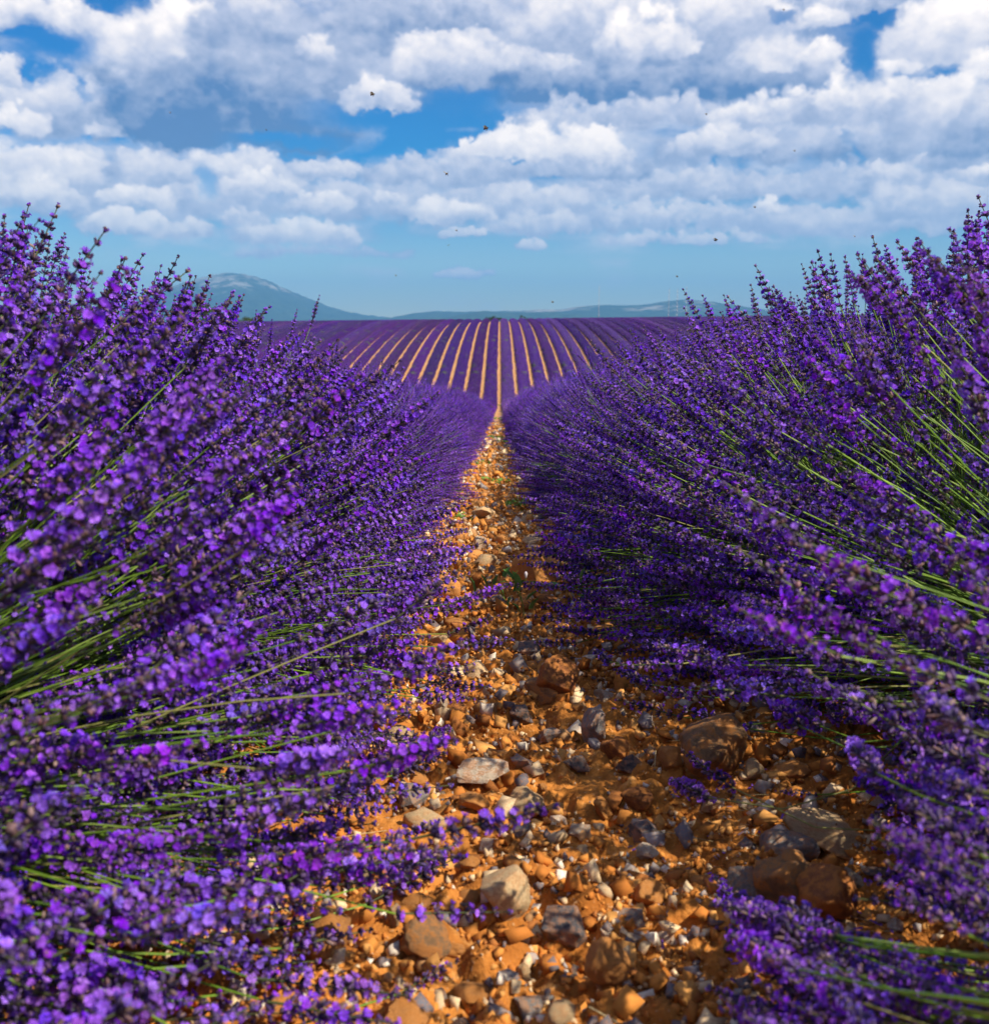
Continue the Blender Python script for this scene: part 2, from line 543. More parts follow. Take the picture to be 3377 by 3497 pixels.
# ------------------------------------------------------------------ mountain and hills far behind the field
def build_ridge(name, label, prof, dist, depth, seed, relief, rock, foot=-20, spread=1.0):
    px = np.array([q[0] for q in prof], float) * 1.162 + 600
    py = np.array([q[1] for q in prof], float) * 1.162 + 850
    ae = [pix_azel(a, b_) for a, b_ in zip(px, py)]
    A = np.array([q[0] for q in ae]); E = np.array([q[1] for q in ae])
    n, md = 420, 44
    az = np.linspace(A[0], A[-1], n)
    el = np.interp(az, A, E)
    for _ in range(3):
        el = np.convolve(np.pad(el, 3, 'edge'), np.ones(7) / 7, 'valid')
    # t = 0 on the ridge line, 1 at the foot towards the viewer, negative behind
    t = np.concatenate([np.linspace(-.5, 0, 9)[:-1], np.linspace(0, 1, md)])
    T_, AZ = np.meshgrid(t, az, indexing='ij')
    D = dist - T_ * depth
    X, Y = np.sin(AZ) * D, np.cos(AZ) * D
    crest = np.tan(el)[None, :] * dist
    crest = crest + (fbm2(az * 190, az * 0, 4, .5, seed=seed + 3)[None, :] - .5) * relief * .25
    fall = np.where(T_ >= 0, (1 - T_) ** 1.25, 1 - (T_ * 1.6) ** 2)
    rav = fbm2(X / 900, Y / 1700, 5, .55, seed=seed) - .5
    ridged = .5 - np.abs(fbm2(X / 700 + 9, Y / 1500, 4, .5, seed=seed + 1) - .5) * 2
    Z = foot + (crest - foot) * fall + (rav * 1.2 + ridged * .7) * relief * np.clip(np.abs(T_) * 4, 0, 1) * np.clip((1 - T_) * 4, 0, 1)
    V = np.stack([X.ravel(), Y.ravel(), Z.ravel()], 1)
    me = mesh_np(name, V, grid_faces(len(t), n), smooth=True)
    m, nt, b = new_mat(name + '_cover')
    geo = nt.node('ShaderNodeNewGeometry')
    p = geo.outputs['Position']
    sep = nt.node('ShaderNodeSeparateXYZ')
    nt.set(sep.inputs[0], p)
    f = nt.noise(p, 1 / 160.0, 6, .65)
    g = nt.noise(p, 1 / 900.0, 6, .62)
    c = nt.mixc(nt.smooth(f, .35, .65), rgba((.014, .040, .030)), rgba((.045, .080, .050)))
    bare = nt.smooth(g * .8 + f * .35 + nt.smooth(sep.outputs[2], rock[0], rock[1], 0, .22), .76, .88)
    c = nt.mixc(bare * .55, c, rgba((.50, .45, .40)))
    nt.set(b.inputs['Base Color'], c)
    b.inputs['Roughness'].default_value = 1
    b.inputs['Specular IOR Level'].default_value = 0
    me.materials.append(m)
    return tag(obj(name, me), label, None, None, 'structure')


build_ridge('mountain', 'blue hazy mountain with pale rock patches near its summit',
            [(-700, 205), (-420, 190), (-250, 172), (-80, 128), (20, 100), (90, 80), (140, 69), (175, 69), (200, 73), (260, 87), (320, 115), (400, 150), (480, 178), (560, 194), (640, 202), (760, 210)],
            19000, 5500, 5, 130, (350, 700))
build_ridge('hills', 'long low blue hills with bare patches beyond the field',
            [(560, 210), (600, 205), (650, 198), (700, 188), (760, 182), (830, 184), (905, 183), (1020, 181), (1080, 177), (1130, 179), (1180, 169), (1220, 166), (1260, 163), (1330, 166),
             (1390, 163), (1430, 155), (1480, 149), (1540, 150), (1600, 158), (1660, 168), (1750, 180), (1900, 192), (2200, 206)],
            15500, 4200, 15, 60, (120, 260))
build_ridge('foothills', 'low dark blue ridge in front of the long hills',
            [(780, 206), (830, 194), (870, 188), (905, 181), (960, 187), (1040, 187), (1110, 184), (1150, 190), (1230, 198), (1330, 205), (1400, 210)],
            12500, 2500, 25, 30, (900, 1000))
# ------------------------------------------------------------------ lavender
def bloom_material():
    m, nt, b = new_mat('lavender_bloom')
    at = nt.node('ShaderNodeAttribute', attribute_name='col')
    info = nt.node('ShaderNodeObjectInfo')
    h = nt.node('ShaderNodeHueSaturation')
    nt.set(h.inputs['Hue'], nt.smooth(info.outputs['Random'], 0, 1, .484, .512, 'LINEAR'))
    rnd2 = nt.m('FRACT', Ex(nt, info.outputs['Random']) * 17.31)
    rnd3 = nt.m('FRACT', Ex(nt, info.outputs['Random']) * 91.7)
    nt.set(h.inputs['Value'], nt.smooth(rnd2, 0, 1, .86, 1.36, 'LINEAR'))
    nt.set(h.inputs['Saturation'], nt.smooth(rnd3, 0, 1, .92, 1.10, 'LINEAR'))
    nt.set(h.inputs['Color'], at.outputs['Color'])
    nt.set(b.inputs['Base Color'], h.outputs[0])
    b.inputs['Roughness'].default_value = .75
    b.inputs['Specular IOR Level'].default_value = .25
    tr = nt.node('ShaderNodeBsdfTranslucent')
    nt.set(tr.inputs['Color'], h.outputs[0])
    mx = nt.node('ShaderNodeMixShader')
    mx.inputs[0].default_value = .36
    nt.t.links.new(b.outputs[0], mx.inputs[1])
    nt.t.links.new(tr.outputs[0], mx.inputs[2])
    nt.t.links.new(mx.outputs[0], nt.t.nodes['Material Output'].inputs[0])
    return m


def plain_material(name, rough=.6, trans=.0, spec=.3):
    m, nt, b = new_mat(name)
    at = nt.node('ShaderNodeAttribute', attribute_name='col')
    nt.set(b.inputs['Base Color'], at.outputs['Color'])
    b.inputs['Roughness'].default_value = rough
    b.inputs['Specular IOR Level'].default_value = spec
    if trans:
        tr = nt.node('ShaderNodeBsdfTranslucent')
        nt.set(tr.inputs['Color'], at.outputs['Color'])
        mx = nt.node('ShaderNodeMixShader')
        mx.inputs[0].default_value = trans
        nt.t.links.new(b.outputs[0], mx.inputs[1])
        nt.t.links.new(tr.outputs[0], mx.inputs[2])
        nt.t.links.new(mx.outputs[0], nt.t.nodes['Material Output'].inputs[0])
    return m


BLOOM = bloom_material()
STEM = plain_material('lavender_stem', .55, .12)
LEAF = plain_material('green_leaf', .6, .25)

VIOLETS = np.array([(.30, .090, .87), (.235, .062, .75), (.39, .155, .90), (.335, .085, .80), (.26, .095, .84)])
CALYX = np.array([(.135, .080, .22), (.098, .064, .17), (.235, .145, .25), (.155, .088, .28), (.080, .060, .12)])
HUSK = np.array([(.32, .19, .19), (.25, .16, .14), (.38, .26, .24)])


def ortho(d):
    a = np.array([0, 0, 1.0]) if abs(d[2]) < .9 else np.array([1.0, 0, 0])
    u = np.cross(d, a); u /= np.linalg.norm(u)
    return u, np.cross(d, u)


class Geo:
    def __init__(self):
        self.V, self.F, self.C, self.n = [], [], [], 0

    def add(self, v, f, c):
        v = np.asarray(v, float)
        self.V.append(v); self.F.append(np.asarray(f) + self.n)
        c = np.asarray(c, float)
        self.C.append(np.broadcast_to(c, (len(v), 3)).copy())
        self.n += len(v)

    def arrays(self):
        return np.concatenate(self.V), np.concatenate(self.F), np.concatenate(self.C)


def whorls(rng, L):
    """Heights and sizes of the rings of flowers up a spike: one or two apart below, the rest close together."""
    zs, rs = [], []
    z = 0.0
    if rng.random() < .75:
        zs.append(0.0); rs.append(.75)
        z = L * rng.uniform(.13, .22)
    n = rng.integers(7, 10)
    for i in range(n):
        f = i / (n - 1)
        zs.append(z + (L - z) * (f ** .92) * .96)
        rs.append((.80 + .35 * math.sin(math.pi * min(1, f * 1.15 + .12))) * (1 - .52 * f ** 2.2))
    return zs, rs


def head_fine(rng, L=.088, open_share=.42, count=11, corolla=5):
    g = Geo()
    zs, rs = whorls(rng, L)
    sides = 3
    ang = np.arange(sides) * 2 * math.pi / sides
    ring = np.stack([np.cos(ang), np.sin(ang), ang * 0], 1)
    axis = np.concatenate([ring * .0013, ring * .0006 + [0, 0, L]])
    g.add(axis, [(0, 1, 4), (0, 4, 3), (1, 2, 5), (1, 5, 4), (2, 0, 3), (2, 3, 5)], (.11, .13, .05))
    for z, r in zip(zs, rs):
        k = max(3, int(round(count * (.45 + .6 * r))))
        a0 = rng.uniform(0, 6.28)
        for j in range(k):
            a = a0 + j * 6.283 / k + rng.normal(0, .16)
            tlt = rng.normal(math.radians(52), .20) * (1.0 if z < L * .9 else .5)
            d = np.array([math.cos(a) * math.sin(tlt), math.sin(a) * math.sin(tlt), math.cos(tlt)])
            u, v = ortho(d)
            ln = .0076 * r * rng.uniform(.8, 1.25)
            b0 = np.array([0, 0, z + rng.normal(0, .0012)]) + d * .0008
            w = .0017 * rng.uniform(.85, 1.2)
            rg = np.outer(np.cos(ang), u) + np.outer(np.sin(ang), v)
            vs = np.concatenate([[b0], b0 + d * ln * .62 + rg * w, b0 + d * ln + rg * w * .62])
            fs = [(0, 2, 1), (0, 3, 2), (0, 1, 3), (1, 2, 5), (1, 5, 4), (2, 3, 6), (2, 6, 5), (3, 1, 4), (3, 4, 6)]
            husk = rng.random() < .16
            c = HUSK[rng.integers(3)] if husk else CALYX[rng.integers(5)]
            cc = np.repeat((c * rng.uniform(.75, 1.25))[None], 7, 0)
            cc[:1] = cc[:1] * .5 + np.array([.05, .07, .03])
            g.add(vs, fs, cc)
            if not husk and rng.random() < open_share * (1.25 if z < L * .8 else .9):
                tip = b0 + d * (ln + .0005)
                rad = .0034 * rng.uniform(.75, 1.2) * min(1.0, r + .15)
                col = VIOLETS[rng.integers(5)] * rng.uniform(.85, 1.15)
                pv, pf = [tip - d * .001], []
                a1 = rng.uniform(0, 6.28)
                for q in range(corolla):
                    aa = a1 + q * 6.283 / corolla
                    big = 1.25 if q < 2 else .9
                    for s in (-.5, .5):
                        bb = aa + s * 5.2 / corolla
                        pv.append(tip + (u * math.cos(bb) + v * math.sin(bb)) * rad * big + d * rad * rng.uniform(.15, .55))
                    pf.append((0, 1 + q * 2, 2 + q * 2))
                pc = np.repeat(col[None], len(pv), 0)
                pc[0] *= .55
                g.add(pv, pf, pc)
    return g.arrays()


def head_half(rng, L=.092):
    """The spike with every calyx a folded blade and the open flowers three petals."""
    g = Geo()
    zs, rs = whorls(rng, L)
    ang = np.arange(3) * 2.0944
    ring = np.stack([np.cos(ang), np.sin(ang), ang * 0], 1)
    core = np.concatenate([ring * .0018, ring * .0030 + [0, 0, L * .5], [[0, 0, L]]])
    g.add(core, [(0, 1, 4), (0, 4, 3), (1, 2, 5), (1, 5, 4), (2, 0, 3), (2, 3, 5), (3, 4, 6), (4, 5, 6), (5, 3, 6)], CALYX[1] * .7)
    for z, r in zip(zs, rs):
        k = max(3, int(round(8 * (.45 + .6 * r))))
        a0 = rng.uniform(0, 6.28)
        for j in range(k):
            a = a0 + j * 6.283 / k + rng.normal(0, .2)
            t = rng.normal(.9, .2) * (1.0 if z < L * .9 else .5)
            d = np.array([math.cos(a) * math.sin(t), math.sin(a) * math.sin(t), math.cos(t)])
            u, v = ortho(d)
            ln, w = .0080 * r * rng.uniform(.8, 1.2), .0022
            b0 = np.array([0, 0, z + rng.normal(0, .0015)])
            c = (HUSK[rng.integers(3)] if rng.random() < .16 else CALYX[rng.integers(5)]) * rng.uniform(.75, 1.25)
            m = b0 + d * ln * .65
            g.add([b0, m + u * w, m + v * w * .8, m - u * w, b0 + d * ln], [(0, 1, 2), (0, 2, 3), (1, 4, 2), (2, 4, 3)], c)
            if rng.random() < .46:
                tip = b0 + d * ln
                rad = .0038 * rng.uniform(.75, 1.2) * min(1.0, r + .15)
                a1 = rng.uniform(0, 6.28)
                pv, pf = [tip - d * .001], []
                for q in range(3):
                    for s_ in (-.85, .85):
                        bb = a1 + q * 2.094 + s_
                        pv.append(tip + (u * math.cos(bb) + v * math.sin(bb)) * rad + d * rad * rng.uniform(.15, .5))
                    pf.append((0, 1 + q * 2, 2 + q * 2))
                pc = np.repeat((VIOLETS[rng.integers(5)] * rng.uniform(.85, 1.15))[None], 7, 0)
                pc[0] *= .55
                g.add(pv, pf, pc)
    return g.arrays()


def head_mid(rng, L=.092, n=60):
    """The same spike with each flower a single petal-like face."""
    g = Geo()
    zs, rs = whorls(rng, L)
    ang = np.arange(3) * 2.0944
    ring = np.stack([np.cos(ang), np.sin(ang), ang * 0], 1)
    core = np.concatenate([ring * .0020, ring * .0046 + [0, 0, L * .45], [[0, 0, L]]])
    g.add(core, [(0, 1, 4), (0, 4, 3), (1, 2, 5), (1, 5, 4), (2, 0, 3), (2, 3, 5), (3, 4, 6), (4, 5, 6), (5, 3, 6)], CALYX[0] * .8)
    per = max(3, n // len(zs))
    V, C = [], []
    for z, r in zip(zs, rs):
        a0 = rng.uniform(0, 6.28)
        for j in range(per):
            a = a0 + j * 6.283 / per + rng.normal(0, .3)
            t = rng.uniform(.55, 1.25)
            d = np.array([math.cos(a) * math.sin(t), math.sin(a) * math.sin(t), math.cos(t)])
            p = np.array([0, 0, z]) + d * .0076 * r * rng.uniform(.75, 1.15)
            q = rng.normal(0, 1, 3); q /= np.linalg.norm(q)
            u = np.cross(d, q); u /= np.linalg.norm(u)
            w = np.cross(d, u) * .55 + d * .6
            s = .0040 * rng.uniform(.75, 1.3)
            V += [p - u * s - w * s * .6, p + u * s - w * s * .6, p + w * s * 1.1]
            if rng.random() < .55:
                c = VIOLETS[rng.integers(5)]
            elif rng.random() < .25:
                c = HUSK[rng.integers(3)]
            else:
                c = CALYX[rng.integers(5)]
            C += [c * rng.uniform(.8, 1.2)] * 3
    g.add(V, np.arange(len(V)).reshape(-1, 3), np.array(C))
    return g.arrays()


def head_far(rng, L=.10):
    """A spike some tens of metres off: a few crossed facets."""
    V, F, C = [], [], []
    for i in range(6):
        a = i * 1.05 + rng.normal(0, .2)
        z = L * (i + .5) / 6
        d = np.array([math.cos(a), math.sin(a), .4])
        u = np.array([-math.sin(a), math.cos(a), 0])
        w = .013 * (1 - .5 * i / 6)
        V += [d * .002 + u * w + [0, 0, z - L * .12], d * .002 - u * w + [0, 0, z - L * .12], d * w * 1.1 + [0, 0, z + L * .16]]
        c = VIOLETS[rng.integers(5)] * .85 if rng.random() < .45 else (CALYX[rng.integers(5)] if rng.random() < .8 else HUSK[rng.integers(3)])
        C += [c * rng.uniform(.8, 1.2)] * 3
    return np.array(V), np.arange(len(V)).reshape(-1, 3), np.array(C)


def scatter(templates, idx, M, T, tint):
    """Join copies of the templates: rotation-scale M (n,3,3), place T (n,3), brightness tint (n)."""
    Vs, Fs, Cs, off = [], [], [], 0
    for k, (v, f, c) in enumerate(templates):
        s = np.nonzero(idx == k)[0]
        if not len(s):
            continue
        vv = np.einsum('nij,vj->nvi', M[s], v) + T[s][:, None, :]
        cc = c[None] * tint[s][:, None, None]
        ff = f[None] + (np.arange(len(s)) * len(v))[:, None, None] + off
        Vs.append(vv.reshape(-1, 3)); Fs.append(ff.reshape(-1, f.shape[1])); Cs.append(cc.reshape(-1, 3))
        off += len(s) * len(v)
    return np.concatenate(Vs), np.concatenate(Fs), np.concatenate(Cs)


def frames(d, rng):
    """Rotation matrices whose third column is d (n,3), rolled at random."""
    n = len(d)
    r = rng.normal(0, 1, (n, 3))
    u = np.cross(r, d); u /= np.linalg.norm(u, axis=1)[:, None]
    v = np.cross(d, u)
    return np.stack([u, v, d], 2)


def bush_spikes(rng, n, R=.735, low=96, crown=.11, wide=1.0, lean=0.0, inner=.22):
    """Stems of one bush: foot, bend and tip of each stem and the direction of its flower spike, in the bush's own frame."""
    ct = rng.uniform(math.cos(math.radians(low)), 1, n)
    th = np.arccos(ct)
    ph = rng.uniform(0, 2 * math.pi, n)
    lump = fbm2(ph * 2.2 + rng.uniform(0, 40), th * 3, 3, .5, seed=int(rng.integers(1000))) - .5
    L = R * np.where(rng.random(n) < inner, rng.uniform(.48, .80, n), rng.uniform(.78, 1.03, n)) * (1 + .32 * lump) * (1 - .19 * np.sin(th) ** 2) * np.where(rng.random(n) < .06, 1.1, 1)
    sp = np.clip(rng.normal(.10, .05, n), 0, .2)
    P0 = np.stack([np.cos(ph) * sp * np.sin(th), np.sin(ph) * sp * np.sin(th), crown + rng.uniform(-.05, .05, n)], 1)
    t0 = th * .95
    d0 = np.stack([np.cos(ph) * np.sin(t0), np.sin(ph) * np.sin(t0), np.cos(t0)], 1)
    ph2 = ph + rng.normal(0, .10, n)
    d1 = np.stack([np.cos(ph2) * np.sin(th) * wide, np.sin(ph2) * np.sin(th), np.cos(th)], 1)
    P1 = P0 + d0 * (L * .5)[:, None] + rng.normal(0, .022, (n, 3))
    P2 = P0 + d1 * L[:, None]
    P2[:, 2] -= .05 * np.sin(th) ** 2
    P2[:, 0] += lean * P2[:, 2]
    P1[:, 0] += lean * .25 * P1[:, 2]
    P2[:, 2] = np.maximum(P2[:, 2], .025 + rng.uniform(0, .05, n))
    P1[:, 2] = np.maximum(P1[:, 2], .04)
    D = P2 - P1
    D /= np.linalg.norm(D, axis=1)[:, None]
    D = D + rng.normal(0, .09, (n, 3)) + np.array([0, 0, .20])
    D[:, 2] = np.maximum(D[:, 2], -.02)
    D /= np.linalg.norm(D, axis=1)[:, None]
    size = rng.uniform(.88, 1.32, n)
    return P0, P1, P2, D, size


def stem_tubes(P0, P1, P2, r0=.0016, r1=.0011, seg=4, rng=None):
    """Three-sided tubes along quadratic curves; returns arrays for all stems, one block per stem."""
    n = len(P0)
    t = np.linspace(0, 1, seg + 1)[None, :, None]
    C = (1 - t) ** 2 * P0[:, None] + 2 * t * (1 - t) * P1[:, None] + t ** 2 * P2[:, None]
    tan = np.gradient(C, axis=1)
    tan /= np.linalg.norm(tan, axis=2)[..., None] + 1e-9
    ref = np.array([.31, .17, .93])
    u = np.cross(tan, ref); u /= np.linalg.norm(u, axis=2)[..., None] + 1e-9
    v = np.cross(tan, u)
    rad = (r0 + (r1 - r0) * t)
    blocks = []
    for k in range(3):
        a = k * 2.0944
        blocks.append(C + (u * math.cos(a) + v * math.sin(a)) * rad)
    V = np.stack(blocks, 2).reshape(n, -1, 3)
    F = []
    for s in range(seg):
        for k in range(3):
            a, b = s * 3 + k, s * 3 + (k + 1) % 3
            F += [(a, b, b + 3), (a, b + 3, a + 3)]
    F = np.array(F)
    return V, F


GREENS = np.array([(.165, .300, .024), (.205, .345, .040), (.125, .245, .022), (.260, .380, .075), (.150, .270, .030), (.19, .32, .03), (.30, .30, .09), (.10, .20, .03)])


def stem_colours(rng, n, nv):
    c = GREENS[rng.integers(0, 8, n)] * rng.uniform(.75, 1.2, n)[:, None]
    return np.repeat(c[:, None], nv, 1)


def leaf_mesh(name, rng, n=620, R=.36):
    """Grey-green narrow leaves round the foot of a bush."""
    th = np.arccos(rng.uniform(0, 1, n)); ph = rng.uniform(0, 6.283, n)
    d = np.stack([np.cos(ph) * np.sin(th), np.sin(ph) * np.sin(th), np.cos(th) * .75], 1)
    p = d * (R * rng.uniform(.15, 1, n) ** .6)[:, None]
    p[:, 2] += .02
    d2 = d + rng.normal(0, .45, (n, 3)) + [0, 0, .4]
    d2 /= np.linalg.norm(d2, axis=1)[:, None]
    u = np.cross(d2, rng.normal(0, 1, (n, 3))); u /= np.linalg.norm(u, axis=1)[:, None]
    ln = rng.uniform(.03, .06, n)[:, None]
    w = .0028
    V = np.stack([p - u * w * .4, p + u * w * .4, p + d2 * ln * .55 + u * w, p + d2 * ln * .55 - u * w, p + d2 * ln], 1).reshape(-1, 3)
    V[:, 2] = np.maximum(V[:, 2], .004)
    i = np.arange(n)[:, None] * 5
    F = np.concatenate([i + [0, 1, 2], i + [0, 2, 3], i + [3, 2, 4]])
    c = np.array([(.085, .125, .050)]) * rng.uniform(.6, 1.3, n)[:, None]
    return mesh_np(name, V, F, np.repeat(c, 5, 0), mat=LEAF)


rngL = np.random.default_rng(4)
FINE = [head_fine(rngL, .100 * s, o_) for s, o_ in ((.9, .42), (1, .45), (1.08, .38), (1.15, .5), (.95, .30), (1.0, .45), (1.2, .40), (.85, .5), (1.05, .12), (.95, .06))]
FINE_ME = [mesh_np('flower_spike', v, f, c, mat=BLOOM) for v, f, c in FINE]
HALF = [head_half(rngL) for _ in range(6)]
MID = [head_mid(rngL) for _ in range(8)]
FAR = [head_far(rngL) for _ in range(6)]


def spike_scatterer(name, meshes):
    """Geometry nodes that set a flower spike on every point of a bush's point cloud."""
    c = bpy.data.collections.new(name + '_templates')
    for me in meshes:
        c.objects.link(bpy.data.objects.new('flower_spike_template', me))
    t = bpy.data.node_groups.new(name, 'GeometryNodeTree')
    t.interface.new_socket('Geometry', in_out='INPUT', socket_type='NodeSocketGeometry')
    t.interface.new_socket('Geometry', in_out='OUTPUT', socket_type='NodeSocketGeometry')
    gi, go = t.nodes.new('NodeGroupInput'), t.nodes.new('NodeGroupOutput')
    ip = t.nodes.new('GeometryNodeInstanceOnPoints')
    ci = t.nodes.new('GeometryNodeCollectionInfo')
    ci.inputs['Collection'].default_value = c
    ci.inputs['Separate Children'].default_value = True
    ci.inputs['Reset Children'].default_value = True
    ip.inputs['Pick Instance'].default_value = True
    t.links.new(gi.outputs[0], ip.inputs['Points'])
    t.links.new(ci.outputs[0], ip.inputs['Instance'])
    for attr, kind, sock in (('pick', 'INT', 'Instance Index'), ('turn', 'FLOAT_VECTOR', 'Rotation'), ('grow', 'FLOAT', 'Scale')):
        na = t.nodes.new('GeometryNodeInputNamedAttribute')
        na.data_type = kind
        na.inputs['Name'].default_value = attr
        t.links.new(na.outputs[0], ip.inputs[sock])
    t.links.new(ip.outputs[0], go.inputs[0])
    return t


HALF_ME = [mesh_np('flower_spike', v, f, c, mat=BLOOM) for v, f, c in HALF]
FINE_TREE = spike_scatterer('fine_spikes', FINE_ME)
HALF_TREE = spike_scatterer('plain_spikes', HALF_ME)


def spike_points(P, R, size, rng, count=6):
    me = bpy.data.meshes.new('spike_points')
    me.vertices.add(len(P)); me.vertices.foreach_set('co', P.astype(np.float32).ravel())
    e = np.stack([np.arctan2(R[:, 2, 1], R[:, 2, 2]), np.arcsin(np.clip(-R[:, 2, 0], -1, 1)), np.arctan2(R[:, 1, 0], R[:, 0, 0])], 1)
    me.attributes.new('turn', 'FLOAT_VECTOR', 'POINT').data.foreach_set('vector', e.astype(np.float32).ravel())
    me.attributes.new('grow', 'FLOAT', 'POINT').data.foreach_set('value', size.astype(np.float32))
    me.attributes.new('pick', 'INT', 'POINT').data.foreach_set('value', rng.integers(0, count, len(P)).astype(np.int32))
    me.materials.append(BLOOM)
    return me


def spike_cloud(name, me, tree, parent):
    o = obj(name, me, parent)
    o.modifiers.new('spikes', 'NODES').node_group = tree
    return tag(o, kind='stuff')


def slope_rot(x, y):
    return Matrix.Rotation(math.atan((land(0, y + .2) - land(0, y - .2)) / .4), 4, 'X')


def in_view(P):
    q = P @ CAM_R
    dep = -q[:, 2]
    u = q[:, 0] / np.maximum(dep, 1e-3) * FPX + PW / 2
    v = PH / 2 - q[:, 1] / np.maximum(dep, 1e-3) * FPX
    return (dep > .15) & (u > -120) & (u < PW + 120) & (v > -120) & (v < PH + 120), dep


def near_bush(x, y, seed, label, n=1130, R=.735, extra=None, keep=None, low=96, lean=.13, fine=True, inner=.22):
    """A bush close to the camera: its 300 largest spikes each a part with its own stem."""
    rng = np.random.default_rng(seed)
    M = Matrix.Translation((x, y, float(land(x, y)))) @ slope_rot(x, y)
    root = obj('lavender_bush', None, matrix=M)
    tag(root, label, 'lavender bush', 'lavender bushes along the stony path')
    P0, P1, P2, D, size = bush_spikes(rng, n, R, low, lean=-lean * np.sign(x), inner=inner)
    Mn = np.array(M)
    if extra is not None:
        Mi = np.array(M.inverted())
        loc = lambda P: P @ Mi[:3, :3].T + Mi[:3, 3]
        e0, e1, e2, eD, es = extra
        P0, P1, P2 = np.concatenate([P0, loc(e0)]), np.concatenate([P1, loc(e1)]), np.concatenate([P2, loc(e2)])
        D = np.concatenate([D, eD @ Mi[:3, :3].T]); size = np.concatenate([size, es])
    W = P2 @ Mn[:3, :3].T + Mn[:3, 3]
    # nothing pushes flowers into the lens, and a bush may be thin towards one side
    tip = W + (D @ Mn[:3, :3].T) * .1
    ok = (np.linalg.norm(W, axis=1) > .80) & (np.linalg.norm(tip, axis=1) > .76)
    # the bank is trimmed to an even slope: no stray stems high above their neighbours
    q = tip @ CAM_R
    dep = np.maximum(-q[:, 2], .05)
    u, v = q[:, 0] / dep * FPX + PW / 2, PH / 2 - q[:, 1] / dep * FPX
    line = np.where(u < 1705, 640 + u * .43, 630 + (3377 - u) * .40)
    ok &= v > line + np.abs(rng.normal(0, 75, len(v))) - 15
    if keep is not None:
        ok[:n] &= keep(W, tip, rng)[:n]
    P0, P1, P2, D, size, W = P0[ok], P1[ok], P2[ok], D[ok], size[ok], W[ok]
    n = len(P0)
    # rest the lowest ones on the real ground
    g = ground_z(W[:, 0], W[:, 1])
    lift = np.maximum(g + .012 - W[:, 2], 0)
    P2[:, 2] += lift
    vis, dep = in_view(W)
    score = np.where(vis, 1 / np.maximum(dep, .1), 0) + (W[:, 0] * -np.sign(x)) * .25
    order = np.argsort(-score)
    own, rest = order[:300], order[300:]
    Rm = frames(D, rng)
    sv, sf = stem_tubes(P0[own], P1[own], P2[own], seg=6)
    sc_ = stem_colours(rng, len(own), sv.shape[1])
    for j, i in enumerate(own):
        me = FINE_ME[rng.integers(len(FINE_ME))]
        A = np.eye(4); A[:3, :3] = Rm[i] * size[i]; A[:3, 3] = P2[i]
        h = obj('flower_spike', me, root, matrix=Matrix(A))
        Ai = np.linalg.inv(A)
        obj('stem', mesh_np('stem', sv[j] @ Ai[:3, :3].T + Ai[:3, 3], sf, sc_[j], mat=STEM), h)
    spike_cloud('inner_flower_spikes', spike_points(P2[rest], Rm[rest], size[rest], rng, len(FINE_ME) if fine else len(HALF_ME)), FINE_TREE if fine else HALF_TREE, root)
    V, F = stem_tubes(P0[rest], P1[rest], P2[rest], seg=4)
    FF = (F[None] + (np.arange(len(rest)) * V.shape[1])[:, None, None]).reshape(-1, 3)
    tag(obj('inner_stems', mesh_np('inner_stems', V.reshape(-1, 3), FF, stem_colours(rng, len(rest), V.shape[1]).reshape(-1, 3), mat=STEM), root), kind='stuff')
    tag(obj('leaves', leaf_mesh('leaves', rng), root), kind='stuff')
    return root


def bush_meshes(seed, n=1750, R=.735, points=False):
    rng = np.random.default_rng(seed)
    P0, P1, P2, D, size = bush_spikes(rng, n, R)
    Rm = frames(D, rng)
    if points:
        a = spike_points(P2, Rm, size, rng)
    else:
        V, F, C = scatter(MID, rng.integers(0, len(MID), n), Rm * (size * 1.08)[:, None, None], P2, rng.uniform(.82, 1.15, n))
        a = mesh_np('flower_spikes', V, F, C, mat=BLOOM)
    V, F = stem_tubes(P0, P1, P2, .0017, .0013, seg=3)
    FF = (F[None] + (np.arange(n) * V.shape[1])[:, None, None]).reshape(-1, 3)
    b = mesh_np('stems', V.reshape(-1, 3), FF, stem_colours(rng, n, V.shape[1]).reshape(-1, 3), mat=STEM)
    return a, b, leaf_mesh('leaves', rng, 420)


